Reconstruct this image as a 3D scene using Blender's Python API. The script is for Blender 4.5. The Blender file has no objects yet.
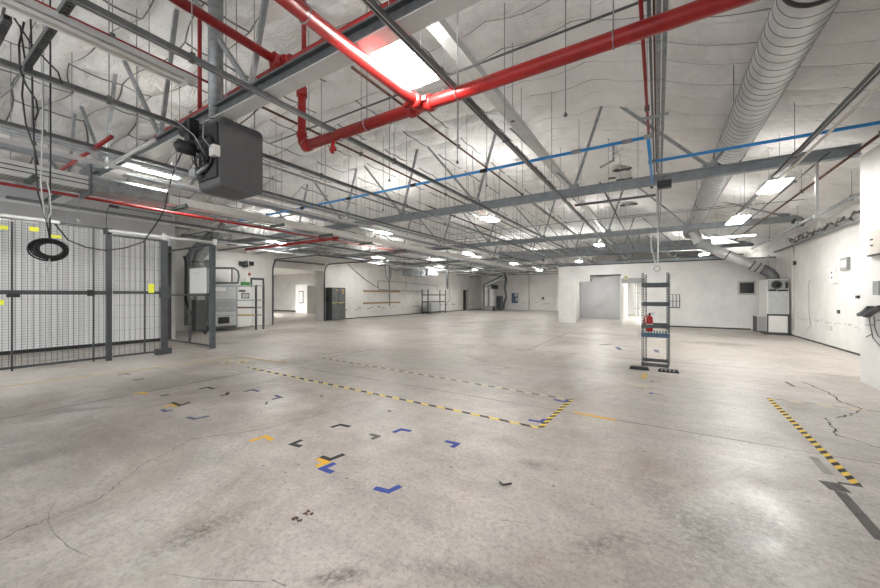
import bpy, math, random
from mathutils import Vector, Matrix
random.seed(7)
SC = bpy.context.scene
COL = SC.collection
H0, FPX, CX, HY = 1.55, 352.0, 440.0, 296.0
FW = Vector((-0.527, 0.850, 0)); RT = Vector((0.850, 0.527, 0)); CAM = Vector((0, 0, H0))

# ---- photo measurements: where a sight line meets a real plane of the building ----
def ray(px, py): return FW + RT*((px-CX)/FPX) + Vector((0, 0, (HY-py)/FPX))
def pz(px, py, z=0.0):
    d = ray(px, py); return CAM + d*((z-H0)/d.z)
def pX(px, py, X):
    d = ray(px, py); return CAM + d*(X/d.x)
def pY(px, py, Y):
    d = ray(px, py); return CAM + d*(Y/d.y)

# ------------------------------------------------------------------ materials
def mat(name, col, rough=0.6, metal=0.0, var=0.0, scale=6.0, bump=0.0, bscale=40.0, emit=0.0, stretch=None, col2=None):
    m = bpy.data.materials.new(name); m.use_nodes = True
    nt = m.node_tree; b = nt.nodes['Principled BSDF']
    c = (*col, 1)
    b.inputs['Roughness'].default_value = rough; b.inputs['Metallic'].default_value = metal
    b.inputs['Base Color'].default_value = c
    tc = nt.nodes.new('ShaderNodeTexCoord'); src = tc.outputs['Object']
    if stretch:
        mp = nt.nodes.new('ShaderNodeMapping'); mp.inputs['Scale'].default_value = stretch
        nt.links.new(src, mp.inputs['Vector']); src = mp.outputs['Vector']
    if var > 0:
        n = nt.nodes.new('ShaderNodeTexNoise'); n.inputs['Scale'].default_value = scale; n.inputs['Detail'].default_value = 6
        n.inputs['Roughness'].default_value = .65
        nt.links.new(src, n.inputs['Vector'])
        r = nt.nodes.new('ShaderNodeValToRGB')
        r.color_ramp.elements[0].position = .3; r.color_ramp.elements[1].position = .7
        r.color_ramp.elements[0].color = (*[max(0, x*(1-var)) for x in (col2 or col)], 1)
        r.color_ramp.elements[1].color = (*[min(1, x*(1+var*.5)) for x in col], 1)
        nt.links.new(n.outputs['Fac'], r.inputs['Fac']); nt.links.new(r.outputs['Color'], b.inputs['Base Color'])
    if bump > 0:
        n2 = nt.nodes.new('ShaderNodeTexNoise'); n2.inputs['Scale'].default_value = bscale; n2.inputs['Detail'].default_value = 4
        nt.links.new(src, n2.inputs['Vector'])
        bp = nt.nodes.new('ShaderNodeBump'); bp.inputs['Strength'].default_value = bump; bp.inputs['Distance'].default_value = .02
        nt.links.new(n2.outputs['Fac'], bp.inputs['Height']); nt.links.new(bp.outputs['Normal'], b.inputs['Normal'])
    if emit > 0:
        b.inputs['Emission Color'].default_value = (1, .985, .95, 1); b.inputs['Emission Strength'].default_value = emit
    return m

M = {}
M['galv'] = mat('galvanised_steel', (.34, .36, .37), .42, .55, .35, 9)
M['steel_paint'] = mat('grey_painted_steel', (.34, .37, .39), .5, .2, .25, 5)
M['strut'] = mat('channel_strut_steel', (.16, .17, .175), .45, .5, .3, 8)
M['strut_lip'] = mat('channel_strut_lip', (.42, .43, .43), .35, .6, .2, 8)
M['white_steel'] = mat('white_painted_steel', (.62, .63, .62), .45, 0, .12, 4)
M['duct'] = mat('spiral_duct_zinc', (.66, .68, .68), .33, .45, .2, 3)
M['duct_seam'] = mat('duct_seam', (.22, .23, .24), .5, .5)
M['band'] = mat('black_rubber_band', (.03, .03, .03), .6)
M['red'] = mat('red_pipe_paint', (.33, .012, .011), .36, 0, .3, 5)
M['darkred'] = mat('dull_red_pipe_paint', (.30, .014, .014), .45, 0, .3, 5)
M['rust'] = mat('rusty_iron_pipe', (.12, .055, .035), .7, .1, .4, 12)
M['blue'] = mat('blue_air_pipe', (.04, .30, .72), .35, 0, .1, 4)
M['black'] = mat('black_plastic', (.018, .018, .02), .5, 0, .2, 8)
M['darkgrey'] = mat('dark_grey_paint', (.055, .062, .065), .45, .1, .2, 5)
M['rackgrey'] = mat('rack_blue_grey_paint', (.075, .088, .095), .5, .1, .3, 14)
M['rackblue'] = mat('rack_blue_paint', (.06, .12, .19), .5, .1, .3, 14)
M['heater'] = mat('heater_enamel', (.095, .098, .102), .55, .1, .12, 12, .15, 220)
M['white'] = mat('white_enamel', (.72, .72, .70), .45, 0, .06, 3)
M['offwhite'] = mat('cream_plastic', (.62, .58, .52), .5, 0, .08, 4)
M['grey'] = mat('mid_grey_enamel', (.30, .31, .31), .5, .1, .12, 5)
M['ltgrey'] = mat('light_grey_enamel', (.46, .48, .48), .5, .1, .12, 7)
M['yellow'] = mat('yellow_tape', (.68, .38, .02), .7, 0, .12, 20)
M['neon'] = mat('neon_yellow_tag', (.78, .80, .06), .6)
M['yellowpaint'] = mat('faded_yellow_paint', (.52, .36, .07), .8, 0, .3, 14, col2=(.45, .36, .18))
M['paleyellow'] = mat('worn_pale_yellow_paint', (.70, .60, .22), .8, 0, .3, 10, col2=(.5, .48, .4))
M['bluetape'] = mat('blue_floor_tape', (.022, .05, .27), .7, 0, .2, 15)
M['greyblue'] = mat('faded_grey_blue_tape', (.10, .11, .19), .7, 0, .3, 15)
M['blacktape'] = mat('black_floor_tape', (.022, .021, .020), .75, 0, .4, 18)
M['greytape'] = mat('worn_dark_residue', (.11, .105, .098), .8, 0, .4, 14)
M['extred'] = mat('extinguisher_red', (.42, .01, .012), .25)
M['wood'] = mat('raw_timber', (.36, .24, .13), .7, 0, .35, 8, stretch=(1, 6, 6))
M['pipeyellow'] = mat('yellow_gas_pipe', (.45, .33, .04), .5, 0, .2, 8)
M['green'] = mat('green_machine_plate', (.05, .22, .05), .5)
M['hookgreen'] = mat('dark_green_hook_bar', (.05, .075, .06), .5, .1, .3, 20)
M['glass'] = mat('dark_window_glass', (.03, .033, .035), .08)
M['notice'] = mat('blue_notice', (.05, .09, .14), .5)
M['light'] = mat('lit_diffuser', (1, 1, 1), .5, emit=52)
M['roof_fill_glow'] = mat('added_roof_fill', (1, 1, 1), .5, emit=58)  # glow added on the fixture tops to brighten the roof
M['tubelight'] = mat('lit_tube', (1, 1, 1), .5, emit=6)
M['tubeoff'] = mat('unlit_fluorescent_tube', (.80, .80, .78), .35)
M['foil'] = mat('white_insulated_trunking', (.66, .66, .63), .4, 0, .1, 4)
M['cord'] = mat('white_cord', (.6, .6, .58), .6)
M['concrete_crack'] = mat('crack_dirt', (.04, .035, .03), .9, 0, .4, 20)  # dark strips drawing the cracks in the concrete
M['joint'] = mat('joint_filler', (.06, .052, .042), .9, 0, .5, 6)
M['scuff'] = mat('tyre_scuff', (.24, .225, .205), .6, 0, .35, 6)

def wall_mat(name, col, dirt=(.30, .26, .22), amount=.35, block=False, streak=False):
    m = mat(name, col, .6); nt = m.node_tree; b = nt.nodes['Principled BSDF']; L = nt.links
    tc = nt.nodes.new('ShaderNodeTexCoord')
    n = nt.nodes.new('ShaderNodeTexNoise'); n.inputs['Scale'].default_value = .9; n.inputs['Detail'].default_value = 8; n.inputs['Roughness'].default_value = .7
    L.new(tc.outputs['Object'], n.inputs['Vector'])
    r = nt.nodes.new('ShaderNodeValToRGB'); r.color_ramp.elements[0].position = .38; r.color_ramp.elements[1].position = .62
    r.color_ramp.elements[0].color = (*[x*.86 for x in col], 1); r.color_ramp.elements[1].color = (*col, 1)
    L.new(n.outputs['Fac'], r.inputs['Fac'])
    n2 = nt.nodes.new('ShaderNodeTexNoise'); n2.inputs['Scale'].default_value = 5; n2.inputs['Detail'].default_value = 9; n2.inputs['Roughness'].default_value = .75
    L.new(tc.outputs['Object'], n2.inputs['Vector'])
    r2 = nt.nodes.new('ShaderNodeValToRGB'); r2.color_ramp.elements[0].position = .66; r2.color_ramp.elements[1].position = .74
    r2.color_ramp.elements[0].color = (0, 0, 0, 1); r2.color_ramp.elements[1].color = (amount, amount, amount, 1)
    L.new(n2.outputs['Fac'], r2.inputs['Fac'])
    mx = nt.nodes.new('ShaderNodeMixRGB'); mx.inputs['Color2'].default_value = (*dirt, 1)
    L.new(r2.outputs['Color'], mx.inputs['Fac']); L.new(r.outputs['Color'], mx.inputs['Color1'])
    out = mx.outputs['Color']
    L.new(out, b.inputs['Base Color'])
    if block:
        mp = nt.nodes.new('ShaderNodeMapping'); mp.inputs['Rotation'].default_value = (math.pi/2, 0, 0) if block == 'x' else (math.pi/2, 0, math.pi/2)
        sx = nt.nodes.new('ShaderNodeSeparateXYZ'); cb = nt.nodes.new('ShaderNodeCombineXYZ')
        L.new(tc.outputs['Object'], sx.inputs[0]); L.new(sx.outputs['X' if block == 'x' else 'Y'], cb.inputs['X']); L.new(sx.outputs['Z'], cb.inputs['Y'])
        bk = nt.nodes.new('ShaderNodeTexBrick'); bk.inputs['Scale'].default_value = 1; bk.inputs['Brick Width'].default_value = .4; bk.inputs['Row Height'].default_value = .2
        bk.inputs['Mortar Size'].default_value = .006; bk.inputs['Color1'].default_value = (1, 1, 1, 1); bk.inputs['Color2'].default_value = (1, 1, 1, 1); bk.inputs['Mortar'].default_value = (0, 0, 0, 1)
        L.new(cb.outputs[0], bk.inputs['Vector'])
        bp = nt.nodes.new('ShaderNodeBump'); bp.inputs['Strength'].default_value = .35; bp.inputs['Distance'].default_value = .01
        L.new(bk.outputs['Color'], bp.inputs['Height']); L.new(bp.outputs['Normal'], b.inputs['Normal'])
    return m
M['wall'] = wall_mat('painted_block_wall', (.72, .705, .68), block='y')
M['wallx'] = wall_mat('painted_block_wall_back', (.72, .705, .68), block='x')
M['partition'] = wall_mat('clean_white_board', (.78, .775, .76), amount=.08)
M['greywall'] = wall_mat('grey_painted_panel', (.50, .505, .515), amount=.05)
M['reveal'] = wall_mat('grey_white_reveal', (.50, .49, .475), amount=.1)
M['alcove'] = wall_mat('alcove_grey_block', (.42, .425, .43), amount=.1, block='x')

def ribbed(name, col, pitch, depth=.35):
    m = mat(name, col, .5, 0); nt = m.node_tree; b = nt.nodes['Principled BSDF']; L = nt.links
    tc = nt.nodes.new('ShaderNodeTexCoord'); sx = nt.nodes.new('ShaderNodeSeparateXYZ'); L.new(tc.outputs['Object'], sx.inputs[0])
    mu = nt.nodes.new('ShaderNodeMath'); mu.operation = 'MULTIPLY'; mu.inputs[1].default_value = 2*math.pi/pitch; L.new(sx.outputs['Y'], mu.inputs[0])
    si = nt.nodes.new('ShaderNodeMath'); si.operation = 'SINE'; L.new(mu.outputs[0], si.inputs[0])
    bp = nt.nodes.new('ShaderNodeBump'); bp.inputs['Strength'].default_value = depth; bp.inputs['Distance'].default_value = .03
    L.new(si.outputs[0], bp.inputs['Height']); L.new(bp.outputs['Normal'], b.inputs['Normal'])
    return m
M['ribbed'] = ribbed('ribbed_light_panel', (.78, .79, .79), .16, .22)

# floor: sealed worn concrete
def floor_mat():
    m = bpy.data.materials.new('worn_sealed_concrete'); m.use_nodes = True; nt = m.node_tree; L = nt.links; b = nt.nodes['Principled BSDF']
    tc = nt.nodes.new('ShaderNodeTexCoord'); V = tc.outputs['Object']
    def noise(s, d=8, r=.65, vec=None, dist=0):
        n = nt.nodes.new('ShaderNodeTexNoise'); n.inputs['Scale'].default_value = s; n.inputs['Detail'].default_value = d; n.inputs['Roughness'].default_value = r
        n.inputs['Distortion'].default_value = dist
        L.new(vec or V, n.inputs['Vector']); return n.outputs['Fac']
    def ramp(f, p0, c0, p1, c1):
        r = nt.nodes.new('ShaderNodeValToRGB'); e = r.color_ramp.elements
        e[0].position = p0; e[1].position = p1
        e[0].color = (*c0, 1) if isinstance(c0, tuple) else (c0, c0, c0, 1); e[1].color = (*c1, 1) if isinstance(c1, tuple) else (c1, c1, c1, 1)
        L.new(f, r.inputs['Fac']); return r.outputs['Color']
    def mix(fac, a, c2, mode='MIX'):
        x = nt.nodes.new('ShaderNodeMixRGB'); x.blend_type = mode
        if isinstance(fac, float): x.inputs['Fac'].default_value = fac
        else: L.new(fac, x.inputs['Fac'])
        L.new(a, x.inputs['Color1'])
        if isinstance(c2, tuple): x.inputs['Color2'].default_value = (*c2, 1)
        else: L.new(c2, x.inputs['Color2'])
        return x.outputs['Color']
    base = ramp(noise(.55, 9, .62), .36, (.37, .335, .30), .60, (.51, .474, .436))
    # mottling, brush-marks and trowel streaks
    base = mix(.7, base, ramp(noise(2.6, 12, .82, None, .5), .34, .58, .60, 1.0), 'MULTIPLY')
    mp = nt.nodes.new('ShaderNodeMapping'); mp.inputs['Scale'].default_value = (.35, 3.0, 1); mp.inputs['Rotation'].default_value = (0, 0, .25); L.new(V, mp.inputs['Vector'])
    base = mix(.28, base, ramp(noise(1.6, 10, .75, mp.outputs['Vector'], .6), .38, .62, .58, 1.0), 'MULTIPLY')
    base = mix(.8, base, ramp(noise(30, 8, .85), .38, .55, .52, 1.05), 'MULTIPLY')
    base = mix(ramp(noise(9, 9, .85, None, 1.2), .585, 0.0, .66, .55), base, (.17, .145, .12))
    # brown wear patches
    base = mix(ramp(noise(.33, 7, .7, None, .8), .52, 0.0, .66, .55), base, (.17, .125, .085))
    # grainy abraded stains with their own places (x, y, radii, angle, strength)
    def stain(base, cx, cy, rx, ry, ang, col, s, edge=.5):
        mp = nt.nodes.new('ShaderNodeMapping'); mp.vector_type = 'TEXTURE'
        mp.inputs['Location'].default_value = (cx, cy, 0); mp.inputs['Rotation'].default_value = (0, 0, ang); mp.inputs['Scale'].default_value = (rx, ry, 1)
        L.new(V, mp.inputs['Vector'])
        ln = nt.nodes.new('ShaderNodeVectorMath'); ln.operation = 'LENGTH'; L.new(mp.outputs['Vector'], ln.inputs[0])
        nn = noise(5, 9, .8)
        ad = nt.nodes.new('ShaderNodeMath'); ad.operation = 'MULTIPLY_ADD'; L.new(nn, ad.inputs[0]); ad.inputs[1].default_value = 1.3; L.new(ln.outputs['Value'], ad.inputs[2])
        hf = nt.nodes.new('ShaderNodeMath'); hf.operation = 'MULTIPLY'; hf.inputs[1].default_value = .5; L.new(ad.outputs[0], hf.inputs[0])
        f = ramp(hf.outputs[0], .42, s, .50+edge*.5, 0.0)
        r = nt.nodes.new('ShaderNodeMath'); r.operation = 'MULTIPLY'; L.new(f, r.inputs[0]); L.new(ramp(noise(22, 8, .85), .42, .12, .56, 1.0), r.inputs[1])
        return mix(r.outputs[0], base, tuple(c*.42 for c in col))
    p = lambda x, y: pz(x, y)
    def st(base, x0, y0, x1, y1, wid, col, s, edge=.5):
        a, c = p(x0, y0), p(x1, y1); d = c-a
        return stain(base, (a.x+c.x)/2, (a.y+c.y)/2, d.length/2+wid*.5, wid, math.atan2(d.y, d.x), col, s, edge)
    base = st(base, 120, 570, 250, 506, .20, (.13, .10, .08), .8, .6)
    base = st(base, 300, 580, 375, 572, .10, (.17, .14, .115), .9)
    base = st(base, 560, 560, 640, 530, .16, (.20, .17, .14), .7)
    base = st(base, 700, 540, 790, 500, .32, (.30, .265, .23), .65)
    base = st(base, 665, 340, 770, 347, 1.0, (.15, .115, .075), .95, .4)
    base = st(base, 520, 460, 545, 470, .10, (.22, .19, .16), .7)
    base = st(base, 30, 415, 130, 405, .14, (.27, .24, .21), .7)
    base = st(base, 420, 325, 560, 318, .9, (.30, .22, .14), .8)
    base = st(base, 500, 330, 700, 352, .5, (.30, .26, .21), .5)
    base = st(base, 820, 372, 880, 395, .5, (.30, .25, .20), .5)
    base = st(base, 620, 575, 850, 520, .55, (.25, .235, .21), .6)
    base = st(base, 640, 470, 720, 560, .25, (.27, .25, .225), .5)
    base = st(base, 0, 470, 90, 440, .25, (.27, .25, .22), .45)
    base = st(base, 380, 560, 560, 590, .12, (.24, .22, .195), .6)
    # small dark specks
    vo = nt.nodes.new('ShaderNodeTexVoronoi'); vo.inputs['Scale'].default_value = 7; L.new(V, vo.inputs['Vector'])
    sp = ramp(vo.outputs['Distance'], .07, 1.0, .10, 0.0)
    gate = ramp(noise(.9, 5), .45, 0.0, .56, .9)
    mu = nt.nodes.new('ShaderNodeMath'); mu.operation = 'MULTIPLY'; L.new(sp, mu.inputs[0]); L.new(gate, mu.inputs[1])
    base = mix(mu.outputs[0], base, (.09, .08, .07))
    # whitish scratches
    L.new(base, b.inputs['Base Color'])
    rg = ramp(noise(1.1, 8, .7), .35, .30, .65, .55); L.new(rg, b.inputs['Roughness'])
    b.inputs['Specular IOR Level'].default_value = .45
    bp = nt.nodes.new('ShaderNodeBump'); bp.inputs['Strength'].default_value = .10; bp.inputs['Distance'].default_value = .01
    L.new(noise(14, 8, .7), bp.inputs['Height']); L.new(bp.outputs['Normal'], b.inputs['Normal'])
    return m
M['floor'] = floor_mat()

def insul_mat():
    m = bpy.data.materials.new('white_insulation_facing'); m.use_nodes = True; nt = m.node_tree; L = nt.links; b = nt.nodes['Principled BSDF']
    tc = nt.nodes.new('ShaderNodeTexCoord'); V = tc.outputs['Object']
    def noise(vec, s, d, dist=0, r=.6):
        n = nt.nodes.new('ShaderNodeTexNoise'); n.inputs['Scale'].default_value = s; n.inputs['Detail'].default_value = d; n.inputs['Distortion'].default_value = dist; n.inputs['Roughness'].default_value = r
        L.new(vec, n.inputs['Vector']); return n.outputs['Fac']
    def math_(op, a, c, c2=None):
        n = nt.nodes.new('ShaderNodeMath'); n.operation = op
        for i, v in enumerate((a, c, c2)):
            if v is None: continue
            if isinstance(v, (int, float)): n.inputs[i].default_value = v
            else: L.new(v, n.inputs[i])
        return n.outputs[0]
    mp = nt.nodes.new('ShaderNodeMapping'); mp.inputs['Scale'].default_value = (.8, 3.2, 1); mp.inputs['Rotation'].default_value = (0, 0, .35); L.new(V, mp.inputs['Vector'])
    a = noise(mp.outputs['Vector'], 1.5, 5, 1.5)
    mp2 = nt.nodes.new('ShaderNodeMapping'); mp2.inputs['Scale'].default_value = (3.0, .9, 1); mp2.inputs['Rotation'].default_value = (0, 0, -.5); L.new(V, mp2.inputs['Vector'])
    c = noise(mp2.outputs['Vector'], 1.3, 5, 1.2)
    # ridged wrinkles
    ra = math_('SUBTRACT', 1.0, math_('MULTIPLY', math_('ABSOLUTE', math_('SUBTRACT', a, .5), 0), 7.0))
    rc = math_('SUBTRACT', 1.0, math_('MULTIPLY', math_('ABSOLUTE', math_('SUBTRACT', c, .5), 0), 7.0))
    h = math_('ADD', math_('MULTIPLY', math_('MAXIMUM', ra, 0.0), .3), math_('MULTIPLY', math_('MAXIMUM', rc, 0.0), .25))
    wn = nt.nodes.new('ShaderNodeTexNoise'); wn.inputs['Scale'].default_value = .8; L.new(V, wn.inputs['Vector'])
    wa = nt.nodes.new('ShaderNodeMixRGB'); wa.blend_type = 'ADD'; wa.inputs['Fac'].default_value = .8; L.new(V, wa.inputs['Color1']); L.new(wn.outputs['Color'], wa.inputs['Color2'])
    vo = nt.nodes.new('ShaderNodeTexVoronoi'); vo.feature = 'DISTANCE_TO_EDGE'; vo.inputs['Scale'].default_value = 1.7; L.new(wa.outputs['Color'], vo.inputs['Vector'])
    ve = math_('MINIMUM', math_('MULTIPLY', vo.outputs['Distance'], 5.0), 1.0)
    h = math_('ADD', h, math_('MULTIPLY', ve, .7))
    bp = nt.nodes.new('ShaderNodeBump'); bp.inputs['Strength'].default_value = 1; bp.inputs['Distance'].default_value = .05
    L.new(h, bp.inputs['Height']); L.new(bp.outputs['Normal'], b.inputs['Normal'])
    r = nt.nodes.new('ShaderNodeValToRGB'); r.color_ramp.elements[0].position = .3; r.color_ramp.elements[1].position = .65
    r.color_ramp.elements[0].color = (.76, .75, .73, 1); r.color_ramp.elements[1].color = (.88, .875, .86, 1)
    L.new(noise(V, .8, 7), r.inputs['Fac']); L.new(r.outputs['Color'], b.inputs['Base Color'])
    b.inputs['Roughness'].default_value = .42
    return m
M['insul'] = insul_mat()
M['insul_crease_shade'] = mat('insulation_crease_shade', (.20, .20, .20), .8, 0, .5, 3)  # dark grey painted in for the shade of the creases
M['torn'] = mat('torn_insulation', (.05, .045, .04), .9)

def hazard_mat(name, pitch, axis_angle, yel=(.72, .56, .07), blk=(.022, .02, .018), worn=.0):
    m = mat(name, yel, .8); nt = m.node_tree; b = nt.nodes['Principled BSDF']; L = nt.links
    tc = nt.nodes.new('ShaderNodeTexCoord'); mp = nt.nodes.new('ShaderNodeMapping'); mp.inputs['Rotation'].default_value = (0, 0, axis_angle)
    L.new(tc.outputs['Object'], mp.inputs['Vector']); sx = nt.nodes.new('ShaderNodeSeparateXYZ'); L.new(mp.outputs['Vector'], sx.inputs[0])
    ad = nt.nodes.new('ShaderNodeMath'); ad.operation = 'ADD'; L.new(sx.outputs['X'], ad.inputs[0]); L.new(sx.outputs['Y'], ad.inputs[1])
    mu = nt.nodes.new('ShaderNodeMath'); mu.operation = 'MULTIPLY'; mu.inputs[1].default_value = 1/pitch; L.new(ad.outputs[0], mu.inputs[0])
    fr = nt.nodes.new('ShaderNodeMath'); fr.operation = 'FRACT'; L.new(mu.outputs[0], fr.inputs[0])
    gt = nt.nodes.new('ShaderNodeMath'); gt.operation = 'GREATER_THAN'; gt.inputs[1].default_value = .5; L.new(fr.outputs[0], gt.inputs[0])
    mx = nt.nodes.new('ShaderNodeMixRGB'); mx.inputs['Color1'].default_value = (*yel, 1); mx.inputs['Color2'].default_value = (*blk, 1); L.new(gt.outputs[0], mx.inputs['Fac'])
    n = nt.nodes.new('ShaderNodeTexNoise'); n.inputs['Scale'].default_value = 7; n.inputs['Detail'].default_value = 8; L.new(tc.outputs['Object'], n.inputs['Vector'])
    r = nt.nodes.new('ShaderNodeValToRGB'); r.color_ramp.elements[0].position = .5; r.color_ramp.elements[1].position = .7
    r.color_ramp.elements[0].color = (worn, worn, worn, 1); r.color_ramp.elements[1].color = (min(1, worn+.25),)*3+(1,)
    L.new(n.outputs['Fac'], r.inputs['Fac'])
    m2 = nt.nodes.new('ShaderNodeMixRGB'); m2.inputs['Color2'].default_value = (.5, .48, .44, 1); L.new(r.outputs['Color'], m2.inputs['Fac']); L.new(mx.outputs['Color'], m2.inputs['Color1'])
    L.new(m2.outputs['Color'], b.inputs['Base Color']); return m

# ------------------------------------------------------------------ mesh builder
class MB:
    def __init__(s): s.v = []; s.f = []; s.mi = []; s.cur = 0; s.sm = False; s.smf = []
    def add(s, vs, fs):
        o = len(s.v); s.v += [tuple(v) for v in vs]
        for f in fs: s.f.append([i+o for i in f]); s.mi.append(s.cur); s.smf.append(s.sm)
        return s
    def box(s, x0, y0, z0, x1, y1, z1):
        if x0 > x1: x0, x1 = x1, x0
        if y0 > y1: y0, y1 = y1, y0
        if z0 > z1: z0, z1 = z1, z0
        return s.add([(x0,y0,z0),(x1,y0,z0),(x1,y1,z0),(x0,y1,z0),(x0,y0,z1),(x1,y0,z1),(x1,y1,z1),(x0,y1,z1)],
                     [(0,3,2,1),(4,5,6,7),(0,1,5,4),(1,2,6,5),(2,3,7,6),(3,0,4,7)])
    def bar(s, p, q, w, h, up=(0, 0, 1)):
        p, q = Vector(p), Vector(q); d = (q-p).normalized(); u = Vector(up)
        if abs(d.dot(u)) > .98: u = Vector((0, 1, 0))
        a = d.cross(u).normalized()*(w/2); b_ = a.normalized().cross(d).normalized()*(h/2)
        vs = [e+sa*a+sb*b_ for e in (p, q) for sa, sb in ((-1,-1),(1,-1),(1,1),(-1,1))]
        return s.add(vs, [(0,1,2,3),(7,6,5,4),(0,4,5,1),(1,5,6,2),(2,6,7,3),(3,7,4,0)])
    def tube(s, pts, r, n=10, cap=True):
        pts = [Vector(p) for p in pts]; rs = r if isinstance(r, (list, tuple)) else [r]*len(pts)
        d0 = (pts[1]-pts[0]).normalized(); u = Vector((0, 0, 1)) if abs(d0.z) < .9 else Vector((1, 0, 0))
        a = d0.cross(u).normalized(); rings = []
        for i, p in enumerate(pts):
            d = (pts[min(i+1, len(pts)-1)]-pts[max(i-1, 0)])
            if d.length < 1e-9: d = d0
            d.normalize(); a = (a-d*a.dot(d))
            a = a.normalized() if a.length > 1e-6 else d.orthogonal().normalized()
            b_ = d.cross(a)
            rings.append([p+(a*math.cos(2*math.pi*k/n)+b_*math.sin(2*math.pi*k/n))*rs[i] for k in range(n)])
        vs = [v for g in rings for v in g]; fs = []
        for i in range(len(pts)-1):
            for k in range(n): fs.append((i*n+k, i*n+(k+1) % n, (i+1)*n+(k+1) % n, (i+1)*n+k))
        if cap: fs += [tuple(range(n))[::-1], tuple(range((len(pts)-1)*n, len(pts)*n))]
        sm = s.sm; s.sm = True; s.add(vs, fs); s.sm = sm
        return s
    def prism(s, poly, z0, z1):
        n = len(poly); a = sum(poly[i][0]*poly[(i+1) % n][1]-poly[(i+1) % n][0]*poly[i][1] for i in range(n))
        if a < 0: poly = poly[::-1]
        vs = [(p[0], p[1], z0) for p in poly]+[(p[0], p[1], z1) for p in poly]
        return s.add(vs, [tuple(range(n))[::-1], tuple(range(n, 2*n))]+[(i, (i+1) % n, n+(i+1) % n, n+i) for i in range(n)])
    def lathe(s, c, prof, n=20):
        c = Vector(c); vs = [c+Vector((r*math.cos(2*math.pi*k/n), r*math.sin(2*math.pi*k/n), z)) for r, z in prof for k in range(n)]
        fs = [(i*n+k, i*n+(k+1) % n, (i+1)*n+(k+1) % n, (i+1)*n+k) for i in range(len(prof)-1) for k in range(n)]
        fs += [tuple(range(n))[::-1], tuple(range((len(prof)-1)*n, len(prof)*n))]
        sm = s.sm; s.sm = True; s.add(vs, fs); s.sm = sm; return s
    def torus(s, c, ax, R, r, n=24, k=8):
        ax = Vector(ax).normalized(); a = ax.orthogonal().normalized(); b_ = ax.cross(a)
        pts = [Vector(c)+(a*math.cos(2*math.pi*i/n)+b_*math.sin(2*math.pi*i/n))*R for i in range(n+1)]
        return s.tube(pts, r, k, False)
    def build(s, name, m, parent=None):
        me = bpy.data.meshes.new(name); off = Vector((0, 0, 0))
        p = parent
        while p: off += p.location; p = p.parent
        me.from_pydata([Vector(v)-off for v in s.v], [], s.f)
        ms = m if isinstance(m, (list, tuple)) else [m]
        for x in ms: me.materials.append(M[x] if isinstance(x, str) else x)
        me.polygons.foreach_set('material_index', s.mi); me.polygons.foreach_set('use_smooth', s.smf); me.update()
        o = bpy.data.objects.new(name, me); COL.objects.link(o)
        if parent: o.parent = parent
        return o

def tag(o, label=None, cat=None, group=None, kind=None):
    if label: o['label'] = label
    if cat: o['category'] = cat
    if group: o['group'] = group
    if kind: o['kind'] = kind
    return o
def thing(name, label, cat, loc=(0, 0, 0), group=None):
    o = bpy.data.objects.new(name, None); o.empty_display_size = .1; COL.objects.link(o); o.location = loc
    return tag(o, label, cat, group)
def struct(name, mb, m, parent=None):
    o = mb.build(name, m, parent)
    if not parent: o['kind'] = 'structure'
    return o
def copy_tree(o, parent=None):
    c = o.copy(); COL.objects.link(c); c.parent = parent
    for ch in o.children: copy_tree(ch, c)
    return c
def catenary(a, b, sag, n=14):
    a, b = Vector(a), Vector(b)
    return [a.lerp(b, i/n)-Vector((0, 0, sag*4*(i/n)*(1-i/n))) for i in range(n+1)]

# ------------------------------------------------------------------ the room shell
XR, XL, XC, XN = 4.45, -17.8, -14.6, 3.1
YB, YP, YN, Y0 = 38.0, 21.2, 9.4, -4.0
TR = [2.55, 9.1, 16.0, 22.8, 29.6]
def zroof(x):
    if x > -1: return 6.05-(x+1)*.376
    if x > -6.5: return 6.05+(-1-x)*.03
    if x > -12: return 6.215-(-6.5-x)*.04
    return 5.995-(-12-x)*.31

# floor with joints, cracks and scuffs (one object, own material slots)
fb = MB()
fb.box(-42, Y0-8, -.15, 12, YB+1, 0)
def ribbon(mb, pts, w, z, jit=0.0, sub=1):
    P = [Vector((p[0], p[1], 0)) for p in pts]
    if sub > 1:
        Q = []
        for i in range(len(P)-1):
            for k in range(sub):
                q = P[i].lerp(P[i+1], k/sub)
                if k or i: q += Vector((random.uniform(-jit, jit), random.uniform(-jit, jit), 0))
                Q.append(q)
        P = Q+[P[-1]]
    vs = []; n = len(P)
    for i, p in enumerate(P):
        d = (P[min(i+1, n-1)]-P[max(i-1, 0)]).normalized(); a = Vector((-d.y, d.x, 0))*(w/2)*(random.uniform(.5, 1.3) if jit else 1)
        vs += [(p.x+a.x, p.y+a.y, z), (p.x-a.x, p.y-a.y, z)]
    mb.add(vs, [(2*i, 2*i+1, 2*i+3, 2*i+2) for i in range(n-1)])
def fp(l): return [pz(x, y) for x, y in l]
fb.cur = 1
for l, w in (([(0,540.5),(25.6,528),(49.4,519),(82,506),(102,497),(117.6,483.5),(146.6,463),(170.5,451),(192.6,439)], .005),
             ([(192.6,439),(259,430),(319,415),(360,402)], .006),
             ([(802,382),(825,391),(842,402),(862,409)], .02), ([(862,409),(852,414),(836,418)], .018),
             ([(827,418),(831,425),(836,429),(835,435),(843.6,437),(880,448)], .016)):
    ribbon(fb, fp(l), w, .0012, .022, 7)
fb.cur = 2
for a, b_, w in (((-7.05, -3), (-7.05, 34), .02), ((-3.2, 9.9), (-3.2, 21), .02), ((-13, 4.9), (XN, 4.9), .012), ((-17, 9.9), (XR, 9.9), .02), ((-17, 15.6), (XR, 15.6), .03)):
    ribbon(fb, [a, b_], w, .0010, .004, 40)
fb.cur = 3
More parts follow.
